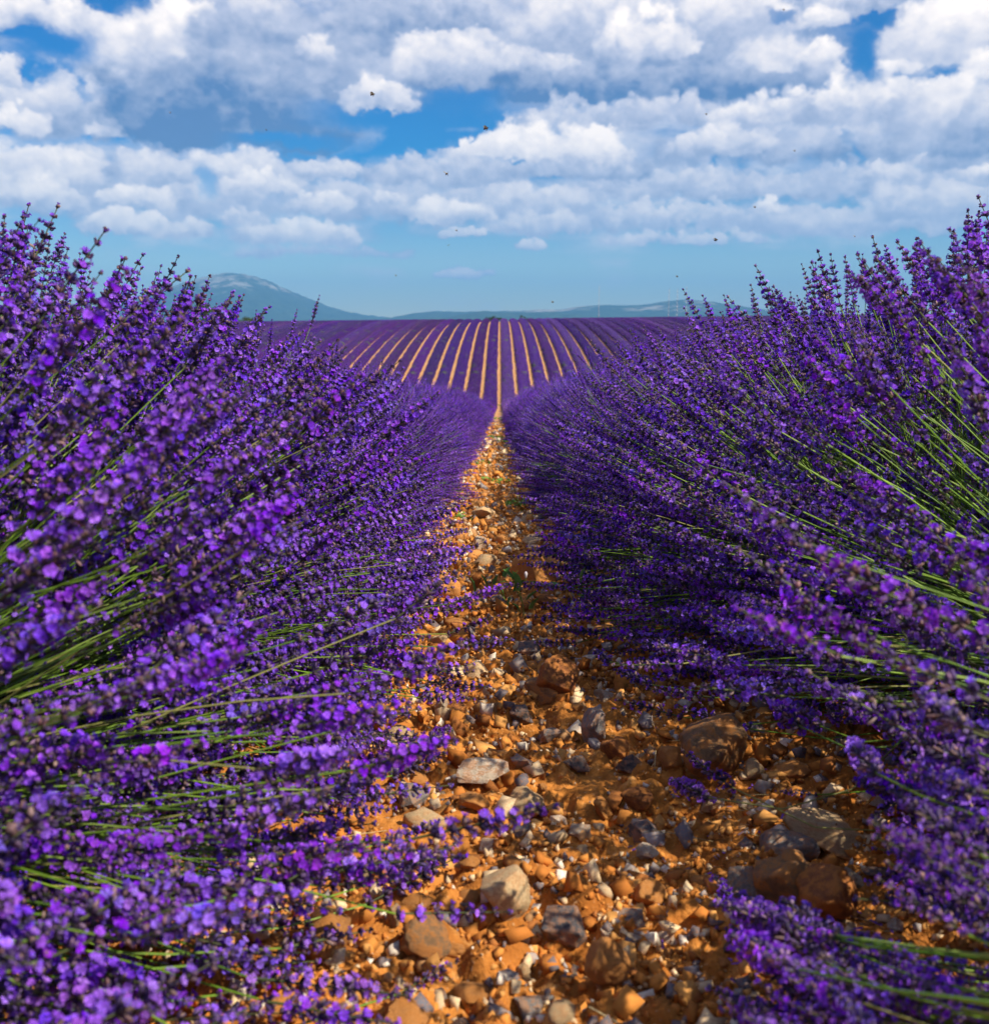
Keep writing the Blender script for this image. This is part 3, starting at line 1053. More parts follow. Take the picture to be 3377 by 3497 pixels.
def row_mesh(seed, y0, y1, per_m):
    """A stretch of a lavender row seen from afar: a humped body bristling with flower spikes."""
    rng = np.random.default_rng(seed)
    ys = np.arange(y0, y1 + .01, .28)
    na = 11
    a = np.linspace(0, math.pi, na)
    YY, AA = np.meshgrid(ys, a, indexing='ij')

    def surf(yy, aa, grow=1.0):
        bumpy = 1 + .22 * (fbm2(yy * 1.3 + seed * 7, aa * 1.2, 3, .5, seed=seed) - .5) + .10 * (fbm2(yy * 4, aa * 4, 2, .5, seed=seed + 5) - .5)
        ca, sa = np.cos(aa), np.sin(aa)
        x = np.sign(ca) * np.abs(ca) ** .85 * .60 * bumpy * grow
        z = sa ** .75 * .52 * bumpy * grow
        return x, z
    x, z = surf(YY, AA)
    V = np.stack([x, YY, z + np.interp(YY, _ys, _zs)], -1).reshape(-1, 3)
    q = grid_faces(len(ys), na)
    F = np.concatenate([q[:, [0, 1, 2]], q[:, [0, 2, 3]]])
    tone = fbm2(YY * .45 + seed * 3, AA * .8, 3, .5, seed=seed + 9).ravel()
    c = np.array([.072, .030, .150])[None] * (.65 + .7 * rng.random(len(V)))[:, None]
    green = (sstep(.62, .74, tone) * .7)[:, None]
    c = c * (1 - green) + np.array([.085, .105, .045]) * green
    dens = np.concatenate([np.full(int((90 - y0) * per_m[0]) if y0 < 90 else 0, 0), np.zeros(0)])
    na_, nb_ = int(max(0, 90 - y0) * per_m[0]), int((y1 - max(90, y0)) * per_m[1])
    sy = np.concatenate([rng.uniform(y0, max(90, y0), na_), rng.uniform(max(90, y0), y1, nb_)])
    sa_ = rng.uniform(.02, math.pi - .02, len(sy))
    sx, sz = surf(sy, sa_, .97)
    d = np.stack([np.cos(sa_) * .9, rng.normal(0, .35, len(sy)), np.sin(sa_) * .9 + .15], 1)
    d /= np.linalg.norm(d, axis=1)[:, None]
    T = np.stack([sx, sy, np.maximum(sz, .02) + np.interp(sy, _ys, _zs)], 1)
    size = rng.uniform(.8, 1.3, len(sy)) * np.where(sy > 90, 1.5, 1.1)
    M = frames(d, rng) * size[:, None, None]
    keep = fbm2(sy * .45 + seed * 3, sa_ * .8, 3, .5, seed=seed + 9) < .66 + rng.uniform(0, .1, len(sy))
    v2, f2, c2 = scatter(FAR, rng.integers(0, len(FAR), keep.sum()), M[keep], T[keep], rng.uniform(.8, 1.15, keep.sum()) * np.where(sy[keep] > 60, .70, .88))
    return mesh_np('lavender_row', np.concatenate([V, v2]), np.concatenate([F, f2 + len(V)]), np.concatenate([c, c2]), mat=BLOOM)


# explicit sprays that lie over the path: (tip px, tip height, base px, base height) in the photograph
def sprays(items, cx, cy, rng):
    E0, E1, E2, ED, ES = [], [], [], [], []
    for (ax, ay, ah), (bx, by, bh), sz in items:
        def lift(px, py, h):
            p, s = pix_ground(px, py)
            # slide towards the eye until h above the ground
            for _ in range(6):
                g_ = gz(p[0], p[1])
                d = pix_dir(px, py)
                s -= (g_ + h - p[2]) / max(-d[2], .1) * .9
                p = d * s
            return p
        tip, base = lift(ax, ay, ah), lift(bx, by, bh)
        d = tip - base
        ln = np.linalg.norm(d)
        d /= ln
        foot = np.array([cx, cy, float(land(cx, cy)) + .12]) + rng.normal(0, .03, 3)
        E0.append(foot); E2.append(base); E1.append(base - d * np.linalg.norm(base - foot) * .45 + np.array([0, 0, .03]))
        ED.append(d); ES.append(float(np.clip(ln / .088, .7, 1.4)) * sz)
    return tuple(np.array(q) for q in (E0, E1, E2, ED, ES))


rngS = np.random.default_rng(77)
right_sprays = sprays([
    ((2400, 2990, .10), (2700, 3170, .12), 1), ((2450, 3010, .06), (2640, 3230, .05), 1), ((2680, 3080, .12), (2880, 3240, .13), 1),
    ((2780, 3170, .10), (3080, 3330, .10), 1), ((2600, 3230, .05), (2900, 3350, .06), 1), ((2900, 3180, .14), (3200, 3300, .15), 1),
    ((2500, 3480, .04), (2760, 3480, .05), 1), ((2980, 3330, .10), (3290, 3400, .12), 1), ((3010, 2780, .16), (3240, 2980, .20), 1),
    ((2990, 2950, .05), (3230, 3090, .08), 1), ((2820, 2410, .22), (2990, 2640, .24), 1), ((3030, 2580, .22), (3300, 2700, .26), 1),
    ((3070, 2330, .30), (3290, 2480, .33), 1), ((2900, 2060, .38), (3120, 2240, .42), 1), ((2870, 2660, .14), (3100, 2700, .18), 1),
], .95, .72, rngS)


def more_sprays(n, rng):
    """Further drooping spikes of the same bush, towards the corner and the side of the view."""
    out = []
    for i in range(n):
        if i % 3 < 2:
            u = rng.uniform(2480, 3300)
            v = rng.uniform(3020 + (u - 2400) * .40, 3560)
            h = rng.uniform(.03, .17)
        else:
            u, v = rng.uniform(3020, 3350), rng.uniform(2420, 3150)
            h = rng.uniform(.10, .30)
        out.append(((u, v, h), (u + rng.uniform(190, 320), v + rng.uniform(50, 190), h + rng.normal(.005, .015)), 1))
    return out


_more = sprays(more_sprays(150, rngS), .95, .72, rngS)
right_sprays = tuple(np.concatenate([a_, b_]) for a_, b_ in zip(right_sprays, _more))
boulder_sprays = sprays([
    ((2325, 2560, .10), (2500, 2690, .085), .9), ((2235, 2640, .06), (2420, 2725, .06), .9), ((2670, 2705, .03), (2790, 2715, .03), .8),
    ((2580, 2350, .18), (2730, 2480, .18), 1), ((2260, 2400, .08), (2560, 2490, .07), .9), ((1900, 2120, .06), (2080, 2260, .07), .9),
    ((2010, 2250, .05), (2230, 2340, .06), .9), ((2110, 2390, .04), (2330, 2450, .05), .9), ((2590, 1930, .36), (2760, 2080, .37), 1), ((2600, 2330, .12), (2800, 2480, .14), 1),
], .90, 2.30, rngS)
left_sprays = sprays([
    ((1600, 2440, .04), (1420, 2560, .04), 1), ((1545, 2560, .03), (1340, 2650, .04), 1), ((1540, 2890, .05), (1330, 3000, .05), 1),
    ((1500, 2960, .03), (1250, 3090, .03), 1), ((1530, 3300, .03), (1350, 3400, .03), 1), ((1460, 2820, .06), (1270, 2890, .06), 1),
    ((1440, 2250, .05), (1260, 2340, .05), 1), ((1480, 2060, .05), (1330, 2180, .05), 1),
    ((1300, 2640, .08), (1060, 2760, .09), 1), ((1190, 2900, .12), (960, 3020, .13), 1), ((1250, 3180, .06), (960, 3240, .06), 1),
    ((900, 3240, .08), (640, 3300, .09), 1), ((820, 3000, .14), (560, 3080, .15), 1), ((1010, 3320, .04), (740, 3400, .05), 1), ((640, 3420, .06), (400, 3470, .07), 1),
], -.90, 1.10, rngS)


def clear_cluster(W, tip, rng, low_only=False):
    """The nearest bush is thin on the side where the cluster of stones lies open."""
    ok = np.ones(len(W), bool)
    for P in (W, tip, (W + tip) / 2):
        q = P @ CAM_R
        dep = np.maximum(-q[:, 2], .05)
        u, v = q[:, 0] / dep * FPX + PW / 2, PH / 2 - q[:, 1] / dep * FPX
        over = (v > 2430) & (u < 2980 + rng.normal(0, 60, len(u))) & (u > 1500) & (v < 2990 + (u - 2380) * .40)
        below = (u < 2420) & (v > 2430) & (u > 1500)
        ok &= ~(over | below)
        if low_only:
            ok &= v > 1650 + rng.normal(0, 80, len(u))
    return ok


near_bush(1.00, .72, 101, 'lavender bush drooping flower spikes over the cluster of rust and grey stones', 1300, .74, right_sprays, lambda W, t, r: clear_cluster(W, t, r, True))
near_bush(1.10, 1.50, 107, 'lavender bush with tall sharp spikes between the stone cluster and green-stemmed bush', 1500, .80, None, clear_cluster)
near_bush(1.00, 2.30, 102, 'lavender bush fanning bright green stems just behind the large brown boulder', 2000, .78, boulder_sprays)
near_bush(.98, 3.10, 103, 'lavender bush next beyond the one that fans green stems behind the boulder', 1900, .74)
near_bush(-.92, .35, 108, 'lavender bush hanging low over the stony soil at the near end of the path', 1700, .70, None, lambda W, t, r: W[:, 2] < -.22, inner=.45)
near_bush(-.90, .98, 104, 'lavender bush sprawling over the sunlit path edge beside the pale standing cobble', 2300, .76, left_sprays, inner=.48)
near_bush(-.90, 1.75, 105, 'lavender bush on the sunlit path edge, first beyond the sprawling one', 2100, .73, inner=.40)
near_bush(-.91, 2.50, 106, 'lavender bush on the sunlit path edge, second beyond the sprawling one', 1800, .675, inner=.30)

BUSHES = [bush_meshes(s) for s in (201, 202, 203)]
NEARER = [bush_meshes(s, 2000, .735, True) for s in (211, 212, 213)]


def place_bushes():
    rng = np.random.default_rng(9)
    for side, y0 in ((-1, 3.2), (1, 3.85)):
        y = y0
        while y < 32:
            x = side * (.90 + rng.normal(0, .025))
            pool = NEARER if y < 6.5 else BUSHES
            k = int(rng.integers(len(pool)))
            s = rng.uniform(.93, 1.04) * (.845 if side < 0 else .93)
            M = (Matrix.Translation((x, y, float(land(x, y)))) @ slope_rot(x, y) @ Matrix.Rotation(rng.uniform(0, 6.28), 4, 'Z') @ Matrix.Diagonal((s, s, s * rng.uniform(.95, 1.04), 1)))
            root = obj('lavender_bush', None, matrix=M)
            tag(root, 'lavender bush in the unbroken row along the sunlit edge of the path' if side < 0 else
                'lavender bush in the unbroken row along the shaded edge of the path', 'lavender bush',
                'bushes of the row on the sunlit side' if side < 0 else 'bushes of the row on the shaded side')
            for nm, me in zip(('flower_spikes', 'stems', 'leaves'), pool[k]):
                if nm == 'flower_spikes' and pool is NEARER:
                    spike_cloud(nm, me, HALF_TREE, root)
                else:
                    tag(obj(nm, me, root), kind='stuff')
            y += .70 + rng.normal(0, .03)


place_bushes()


def place_rows():
    own = row_mesh(300, 31.5, 233, (300, 100))
    vari = [row_mesh(s, 1.0, 233, (210, 105)) for s in (301, 302)]
    for k in range(-56, 56):
        xc = (k + .5) * PITCH_ROWS
        near = k in (-1, 0)
        o = obj('lavender_row', own if near else vari[k % 2], loc=(xc, 0, TILT * xc))
        if near:
            tag(o, 'far stretch of the lavender row on the %s side of the stony path' % ('shaded' if k == 0 else 'sunlit'), 'lavender row', 'lavender rows running over the field')
        else:
            tag(o, 'rounded purple lavender row running away over the dip and up to the crest', 'lavender row', 'lavender rows running over the field')


place_rows()
# ------------------------------------------------------------------ stones on the path
def stone_material(name, c0, c1, dust, dust_amt, rough=.85):
    m, nt, b = new_mat(name)
    tc = nt.node('ShaderNodeTexCoord')
    info = nt.node('ShaderNodeObjectInfo')
    p = nt.vm('ADD', tc.outputs['Object'], info.outputs['Location']).outputs[0]
    n1 = nt.noise(p, 2.2, 7, .66)
    n2 = nt.noise(p, 11.0, 7, .70)
    n3 = nt.noise(p, 45.0, 4, .7)
    c = nt.mixc(nt.smooth(n1, .34, .66), rgba(c0), rgba(c1))
    c = nt.mixc(nt.smooth(n2, .46, .70, 0, .55), c, rgba([q * .45 for q in c0]))
    c = nt.mixc(nt.smooth(n3, .58, .72, 0, .5), c, rgba([min(1, q * 1.5) for q in c1]))
    geo = nt.node('ShaderNodeNewGeometry')
    # earth sticking to the stone in patches
    c = nt.mixc(nt.smooth(n1 * .7 + n2 * .4, .50, .60, 0, dust_amt), c, rgba(dust))
    v = nt.node('ShaderNodeHueSaturation')
    nt.set(v.inputs['Value'], nt.smooth(info.outputs['Random'], 0, 1, .78, 1.2, 'LINEAR'))
    nt.set(v.inputs['Color'], c)
    nt.set(b.inputs['Base Color'], v.outputs[0])
    b.inputs['Roughness'].default_value = rough
    b.inputs['Specular IOR Level'].default_value = .3
    bump(nt, b, n1 * .5 + n2 * .5 + n3 * .25, .9, .006)
    return m


EARTH = (.50, .185, .034)
STONE_MATS = {
    'ochre': stone_material('ochre_stone', (.50, .21, .06), (.62, .31, .10), EARTH, .75),
    'rust': stone_material('rust_stone', (.24, .085, .030), (.36, .14, .045), EARTH, .7),
    'brown': stone_material('brown_stone', (.22, .125, .06), (.34, .20, .10), EARTH, .7),
    'tan': stone_material('tan_stone', (.54, .38, .20), (.68, .50, .29), EARTH, .45),
    'pale': stone_material('pale_stone', (.55, .45, .33), (.74, .66, .54), EARTH, .6),
    'grey': stone_material('grey_stone', (.19, .175, .165), (.38, .35, .32), EARTH, .55),
    'dark': stone_material('dark_flint', (.075, .072, .078), (.20, .19, .19), EARTH, .45, .6),
}


def stone_mesh(seed, kind, detail=3):
    """One stone of unit half-size: a worn cobble or a split, sharp-edged piece."""
    rng = np.random.default_rng(seed)
    bm = bmesh.new()
    if kind == 'facet':
        for q in rng.normal(0, 1, (15, 3)):
            q = q / np.linalg.norm(q) * rng.uniform(.8, 1.1)
            bm.verts.new(q)
        r = bmesh.ops.convex_hull(bm, input=bm.verts[:])
        bmesh.ops.delete(bm, geom=[v for v in bm.verts if not v.link_faces], context='VERTS')
        bmesh.ops.dissolve_limit(bm, angle_limit=math.radians(16), verts=bm.verts[:], edges=bm.edges[:])
        if detail > 2:
            bmesh.ops.bevel(bm, geom=bm.edges[:], offset=.045, segments=1, affect='EDGES')
        bmesh.ops.triangulate(bm, faces=bm.faces[:])
        if detail > 2:
            bmesh.ops.subdivide_edges(bm, edges=bm.edges[:], cuts=2, use_grid_fill=True)
            bmesh.ops.triangulate(bm, faces=bm.faces[:])
        V = np.array([v.co[:] for v in bm.verts])
        V = V + ((vnoise3(V * 2.2 + seed, seed) - .5) * .22 + (vnoise3(V * 6 + seed, seed + 4) - .5) * .10)[:, None] * V
    else:
        bmesh.ops.create_icosphere(bm, subdivisions=detail, radius=1.0)
        V = np.array([v.co[:] for v in bm.verts])
        a = vnoise3(V * 1.1 + seed * 1.7, seed) - .5
        b_ = vnoise3(V * 2.6 + seed, seed + 1) - .5
        c_ = vnoise3(V * 6.0 + seed, seed + 2) - .5
        e_ = vnoise3(V * 13.0 + seed, seed + 3) - .5
        V = V * (1 + .62 * a + .30 * b_ + .13 * c_ + .05 * e_)[:, None]
        pl = rng.normal(0, 1, (5, 3)); pl /= np.linalg.norm(pl, axis=1)[:, None]
        for q in pl:
            d = V @ q
            V -= np.outer(np.clip(d - .58, 0, 1) * .85, q)
    for v, c in zip(bm.verts, V):
        v.co = c
    bmesh.ops.recalc_face_normals(bm, faces=bm.faces)
    me = bpy.data.meshes.new('stone')
    bm.to_mesh(me)
    bm.free()
    if kind != 'facet':
        me.polygons.foreach_set('use_smooth', np.ones(len(me.polygons), bool))
    # each stone mesh is centred in its own bounds, half-size 1 along every axis
    co = np.empty(len(me.vertices) * 3, np.float32); me.vertices.foreach_get('co', co); co = co.reshape(-1, 3)
    lo, hi = co.min(0), co.max(0)
    co = (co - (lo + hi) / 2) / ((hi - lo) / 2)
    me.vertices.foreach_set('co', co.ravel())
    return me


def place_big_stones():
    # (x, y of the middle, width, height in photograph pixels, material, shape, turn, label)
    big = [
        (1798, 2756, 126, 118, 'tan', 'cobble', 20, 'pale tan upright cobble standing in the middle of the path'),
        (1722, 3094, 172, 190, 'tan', 'cobble', 60, 'large tan and grey rounded cobble, tallest on the sunlit part of the path'),
        (1927, 3203, 152, 122, 'dark', 'facet', 10, 'blue-grey split flint with white broken edge beside the large tan cobble'),
        (2079, 3305, 132, 140, 'ochre', 'cobble', 80, 'rounded orange-brown stone beside the blue-grey split flint'),
        (1649, 2657, 172, 92, 'pale', 'facet', 5, 'pale flat slab with angular edges just behind the upright tan cobble'),
        (1619, 2763, 104, 62, 'ochre', 'cobble', 40, 'long narrow orange stone beside the upright tan cobble'),
        (1424, 3097, 114, 58, 'ochre', 'cobble', 0, 'flat oval pale orange stone under the drooping lavender at the sunlit edge'),
        (1457, 3213, 168, 130, 'brown', 'cobble', 30, 'brown rock with a pale lit top between oval orange stone and path bottom'),
        (1907, 2322, 142, 140, 'rust', 'cobble', 0, 'dark rust-brown block behind the grey-brown cobble in the shade'),
        (1854, 2372, 126, 96, 'brown', 'cobble', 30, 'grey-brown rounded cobble leaning on the dark rust-brown block'),
        (1808, 2226, 84, 62, 'dark', 'facet', 0, 'small dark angular rock in the shade of the path behind the rust block'),
        (1616, 3425, 134, 76, 'ochre', 'cobble', 10, 'yellow-orange oblong stone at the near end of the path'),
        (1397, 3478, 170, 100, 'ochre', 'cobble', 60, 'broad orange stone half under the lavender at the near end of the path'),
        (1788, 2610, 88, 64, 'grey', 'facet', 30, 'grey angular flint in front of the curved slate'),
        (1973, 2617, 88, 56, 'dark', 'facet', 70, 'dark pointed flint with white chipped top between two grey flints'),
        (2037, 2498, 92, 136, 'grey', 'facet', 40, 'tall curved slate-grey rock standing on edge in the shade'),
        (2099, 2557, 94, 74, 'rust', 'cobble', 0, 'round rust-brown stone beside the curved slate-grey rock'),
        (1980, 2845, 76, 42, 'pale', 'facet', 15, 'white flat chip alone on bare soil beyond the upright tan cobble'),
        (1556, 2432, 74, 68, 'rust', 'cobble', 0, 'small rust cobble beside a thin pale chip at the sunlit edge'),
        (1506, 2412, 46, 76, 'pale', 'facet', 0, 'thin pale chip standing on edge at the sunlit edge'),
        (2059, 2786, 82, 54, 'ochre', 'cobble', 140, 'long orange pebble on open soil beside the upright tan cobble'),
        (2178, 2749, 104, 74, 'rust', 'cobble', 0, 'dark rust clod-like stone in front of the big boulder'),
        (2152, 2604, 94, 62, 'dark', 'facet', 0, 'black and white flint beside the big boulder'),
        (1784, 2455, 84, 66, 'dark', 'facet', 45, 'slate-blue block in the shade behind the angular flints'),
        (1880, 2511, 74, 42, 'grey', 'facet', 0, 'flat grey flint lying beside the slate-blue block'),
        (1669, 2902, 68, 46, 'pale', 'facet', 0, 'pair-shaped whitish broken stone between sunlit lavender and tan cobble'),
        (1788, 3325, 48, 62, 'tan', 'cobble', 0, 'small pale egg-like stone near the orange-brown stone'),
        (1556, 3246, 66, 56, 'ochre', 'cobble', 0, 'orange stone beside the brown rock with a pale top'),
        (1344, 3143, 42, 70, 'tan', 'cobble', 0, 'small upright pale stone next to the flat oval orange stone'),
        (1602, 2961, 70, 54, 'ochre', 'cobble', 0, 'rounded light orange stone behind the large tan cobble'),
        (1609, 2600, 42, 32, 'ochre', 'cobble', 0, 'little bright orange pebble above the pale flat slab'),
        (1424, 2663, 76, 44, 'ochre', 'cobble', 20, 'flat orange stone poking out below the sunlit lavender'),
        (2152, 3213, 76, 36, 'pale', 'facet', 0, 'long white chip lying in shade by the orange-brown stone'),
        (2152, 3140, 96, 60, 'grey', 'facet', 0, 'grey cracked stone between the white chip and stone cluster'),
        (2450, 2604, 226, 226, 'brown', 'cobble', 0, 'large brown boulder dappled with stem shadows under the lavender spikes'),
        (2289, 2604, 78, 90, 'ochre', 'cobble', 0, 'smooth orange stone touching the large brown boulder'),
        (2579, 2630, 62, 82, 'tan', 'cobble', 0, 'small tan stone on the far side of the large brown boulder'),
        (2714, 2644, 110, 58, 'ochre', 'cobble', 0, 'flat ochre stone below the green stems beside the boulder'),
        (2862, 2868, 340, 84, 'tan', 'cobble', 56, 'long pinkish grey slab lying slantwise behind the stone cluster'),
        (2700, 2921, 178, 106, 'grey', 'cobble', 0, 'smooth grey rounded stone in front of the long slab'),
        (2687, 3042, 196, 192, 'brown', 'cobble', 0, 'olive-brown rounded stone in the middle of the stone cluster'),
        (2849, 3076, 204, 224, 'rust', 'cobble', 20, 'dark rust-brown round stone, biggest of the stone cluster'),
        (2545, 3039, 118, 118, 'grey', 'facet', 0, 'angular grey block at the edge of the stone cluster'),
        (2211, 2924, 76, 50, 'pale', 'cobble', 0, 'white rounded pebble alone on the orange soil'),
        (2221, 3069, 104, 92, 'ochre', 'cobble', 0, 'lumpy orange stone between white pebble and stone cluster'),
        (3011, 2988, 110, 42, 'dark', 'facet', 0, 'thin slate-blue shard beside the long slab'),
        (3017, 2759, 84, 50, 'pale', 'facet', 0, 'pale striped rock under the drooping lavender spikes'),
        (2545, 2752, 64, 50, 'pale', 'facet', 0, 'whitish broken rock in front of the large brown boulder'),
        (2431, 2759, 64, 52, 'tan', 'facet', 30, 'pale wedge-shaped rock at the foot of the large brown boulder'),
        (3142, 3305, 56, 54, 'ochre', 'cobble', 0, 'yellow-orange stone showing between drooping lavender spikes'),
        (1836, 1934, 184, 124, 'ochre', 'cobble', 0, 'big orange-tan boulder behind the green bindweed'),
        (1530, 2007, 84, 88, 'ochre', 'cobble', 30, 'upright orange stone at sunlit lavender edge beside the bindweed'),
        (1509, 2192, 72, 50, 'tan', 'cobble', 20, 'pale tan cobble at the sunlit lavender edge'),
        (1651, 1754, 78, 44, 'tan', 'cobble', 0, 'flat tan stone beside green weeds far along the path'),
        (1825, 1849, 82, 44, 'tan', 'cobble', 0, 'tan stone just behind the big orange-tan boulder'),
        (1878, 2055, 88, 46, 'rust', 'cobble', 0, 'dark rust stone beside the foot of the bindweed'),
        (1638, 1854, 46, 54, 'pale', 'facet', 0, 'pale square-edged stone by the big orange-tan boulder'),
        (1831, 1633, 56, 34, 'rust', 'cobble', 0, 'rust stone beside the farther weeds on the path'),
        (1699, 2055, 46, 34, 'dark', 'cobble', 0, 'little black stone by the bindweed'),
    ]
    cob = [stone_mesh(s, 'cobble', 4) for s in range(400, 412)]
    fac = [stone_mesh(s, 'facet') for s in range(430, 438)]
    rng = np.random.default_rng(5)
    spots = []
    for i, (px, py, w, h, mt, sh, turn, label) in enumerate(big):
        src = (cob[i % 12] if sh == 'cobble' else fac[i % 8])
        me = src.copy()
        me.materials.clear()
        me.materials.append(STONE_MATS[mt])
        p, s = pix_ground(px, py + h * .38)
        dep = float(-(p @ CAM_R)[2])
        hw, hh = w / FPX * dep / 2, h / FPX * dep / 2
        hd = (hw + hh) * .5 * rng.uniform(.85, 1.1)
        M = (Matrix.Translation((p[0], p[1] + hd * .55, gz(p[0], p[1] + hd * .4) + hh * .66)) @ Matrix.Rotation(math.radians(turn * .35), 4, 'Y')
             @ Matrix.Rotation(math.radians(rng.uniform(-12, 12)), 4, 'X') @ Matrix.Diagonal((hw * 1.06, hd, hh * 1.10, 1)))
        tag(obj('stone', me, matrix=M), label, 'stone', 'stones lying on the path')
        spots.append((p[0], p[1] + hd * .55, max(hw, hd)))
    return np.array(spots)


BIG = place_big_stones()


def place_small_stones():
    kinds = [('ochre', .36, 'small ochre stone lying loose on the orange soil'), ('rust', .14, 'small rust-brown stone lying loose on the orange soil'),
             ('tan', .18, 'small tan stone lying loose on the orange soil'), ('pale', .14, 'small whitish stone chip lying loose on the orange soil'),
             ('grey', .10, 'small grey stone chip lying loose on the orange soil'), ('dark', .08, 'small dark flint chip lying loose on the orange soil')]
    meshes = {}
    for k, (nm, _, _) in enumerate(kinds):
        lst = []
        for j in range(5):
            facet = nm in ('pale', 'grey', 'dark') or j == 4
            me = stone_mesh(500 + k * 10 + j, 'facet' if facet else 'cobble', 2)
            me.materials.append(STONE_MATS[nm])
            lst.append(me)
        meshes[nm] = lst
    rng = np.random.default_rng(21)
    placed = 0
    taken = [tuple(q) for q in BIG]
    while placed < 300:
        # even spread over the visible path, so nearer stones are found more often per metre
        y = .75 * (7.0 / .75) ** rng.random()
        half = .30 if y > 1.8 else .42
        x = rng.uniform(-half, half + .04)
        r = float(np.clip(rng.lognormal(math.log(.0130), .45), .006, .030)) * (1 + .14 * max(0, y - 1.5))
        if any((x - a) ** 2 + (y - b) ** 2 < (c * .8 + r * .8) ** 2 for a, b, c in taken):
            continue
        u = rng.random()
        for nm, sh, lab in kinds:
            if u < sh:
                break
            u -= sh
        taken.append((x, y, r))
        M = (Matrix.Translation((x, y, gz(x, y) + r * .22)) @ Matrix.Rotation(rng.uniform(0, 6.28), 4, 'Z') @ Matrix.Rotation(rng.normal(0, .3), 4, 'X')
             @ Matrix.Diagonal((r * rng.uniform(.9, 1.4), r * rng.uniform(.7, 1.0), r * rng.uniform(.5, .85), 1)))
        tag(obj('stone', meshes[nm][rng.integers(5)], matrix=M), lab, 'stone', 'small %s stones on the path' % nm)
        placed += 1


place_small_stones()


def place_gravel():
    """Uncountable grit, crumbs of earth and pebbles."""
    rng = np.random.default_rng(31)
    tmpl = []
    bm = bmesh.new()
    bmesh.ops.create_cube(bm, size=1.5)
    bmesh.ops.triangulate(bm, faces=bm.faces[:])
    base = np.array([v.co[:] for v in bm.verts]); fac = np.array([[v.index for v in f.verts] for f in bm.faces])
    bm.free()
    for k in range(8):
        v = base * rng.uniform(.45, 1.15, (len(base), 1)) * rng.uniform(.7, 1.2, 3) + rng.normal(0, .12, base.shape)
        tmpl.append((v, fac, np.ones((len(v), 3))))
    n = 66000
    y = .60 * (26 / .60) ** rng.random(n)
    half = np.where(y < 1.9, .62, .46)
    x = rng.uniform(-1, 1, n) * half
    clump = fbm2(x * 6, y * 6, 3, .55, seed=51)
    ok = clump + rng.normal(0, .12, n) > .34
    x, y = x[ok], y[ok]
    n = len(x)
    r = np.clip(rng.lognormal(math.log(.0042), .60, n), .0014, .020) * (1 + .16 * np.maximum(0, y - 1.2))
    z = ground_z(x, y) + r * .25
    pal = np.array([(.56, .22, .045), (.46, .16, .03), (.66, .32, .09), (.30, .11, .03), (.66, .50, .30), (.74, .66, .54), (.30, .28, .27), (.13, .13, .15), (.36, .20, .09)])
    wgt = np.array([.24, .17, .15, .10, .14, .05, .06, .05, .04])
    col = pal[rng.choice(9, n, p=wgt)] * rng.uniform(.75, 1.2, n)[:, None]
    d = rng.normal(0, 1, (n, 3)); d /= np.linalg.norm(d, axis=1)[:, None]
    M = frames(d, rng) * (r[:, None] * np.stack([rng.uniform(.8, 1.3, n), rng.uniform(.7, 1.1, n), rng.uniform(.5, .95, n)], 1))[:, None, :]
    idx = rng.integers(0, 8, n)
    V, F, C = scatter(tmpl, idx, M, np.stack([x, y, z], 1), np.ones(n))
    cc = np.concatenate([np.repeat(col[idx == k], len(base), 0) for k in range(8)])
    m, nt, b = new_mat('gravel')
    at = nt.node('ShaderNodeAttribute', attribute_name='col')
    geo = nt.node('ShaderNodeNewGeometry')
    nz = nt.noise(geo.outputs['Position'], 400.0, 3, .6)
    nt.set(b.inputs['Base Color'], nt.mixc(nt.smooth(nz, .4, .7, 0, .4), at.outputs['Color'], rgba(EARTH)))
    b.inputs['Roughness'].default_value = .9
    b.inputs['Specular IOR Level'].default_value = .2
    tag(obj('gravel', mesh_np('gravel', V, F, cc, mat=m)), 'loose grit and crumbs of orange earth on the path', 'gravel', None, 'stuff')


place_gravel()


def place_litter():
    """Fallen florets and bits of dry stalk on the soil."""
    rng = np.random.default_rng(61)
    V, F, C, n = [], [], [], 0
    for i in range(1500):
        y = .75 * (9 / .75) ** rng.random()
        side = rng.choice([-1, 1])
        x = side * (.42 - abs(rng.normal(0, .12)))
        z = gz(x, y) + .003
        p = np.array([x, y, z])
        a = rng.uniform(0, 6.28)
        d = np.array([math.cos(a), math.sin(a), rng.normal(0, .25)])
        u = np.cross(d, [0, 0, 1.0]); u /= np.linalg.norm(u)
        if i % 6 == 0:
            ln, w, c = rng.uniform(.012, .045), .0009, np.array((.52, .40, .20)) * rng.uniform(.6, 1.2)
        else:
            ln, w, c = rng.uniform(.003, .007), .0016, (np.array((.22, .09, .50)) if i % 2 else np.array((.20, .13, .16))) * rng.uniform(.6, 1.2)
        q = np.array([0, 0, w])
        V += [p - d * ln - u * w, p - d * ln + u * w, p + d * ln + u * w * .6, p + d * ln - u * w * .6, p + q]
        F += [(n, n + 1, n + 4), (n + 1, n + 2, n + 4), (n + 2, n + 3, n + 4), (n + 3, n, n + 4)]
        C += [c] * 5
        n += 5
    tag(obj('litter', mesh_np('litter', V, F, np.array(C), mat=LEAF)), 'fallen lavender florets and dry stalk bits on the soil', 'litter', None, 'stuff')


place_litter()
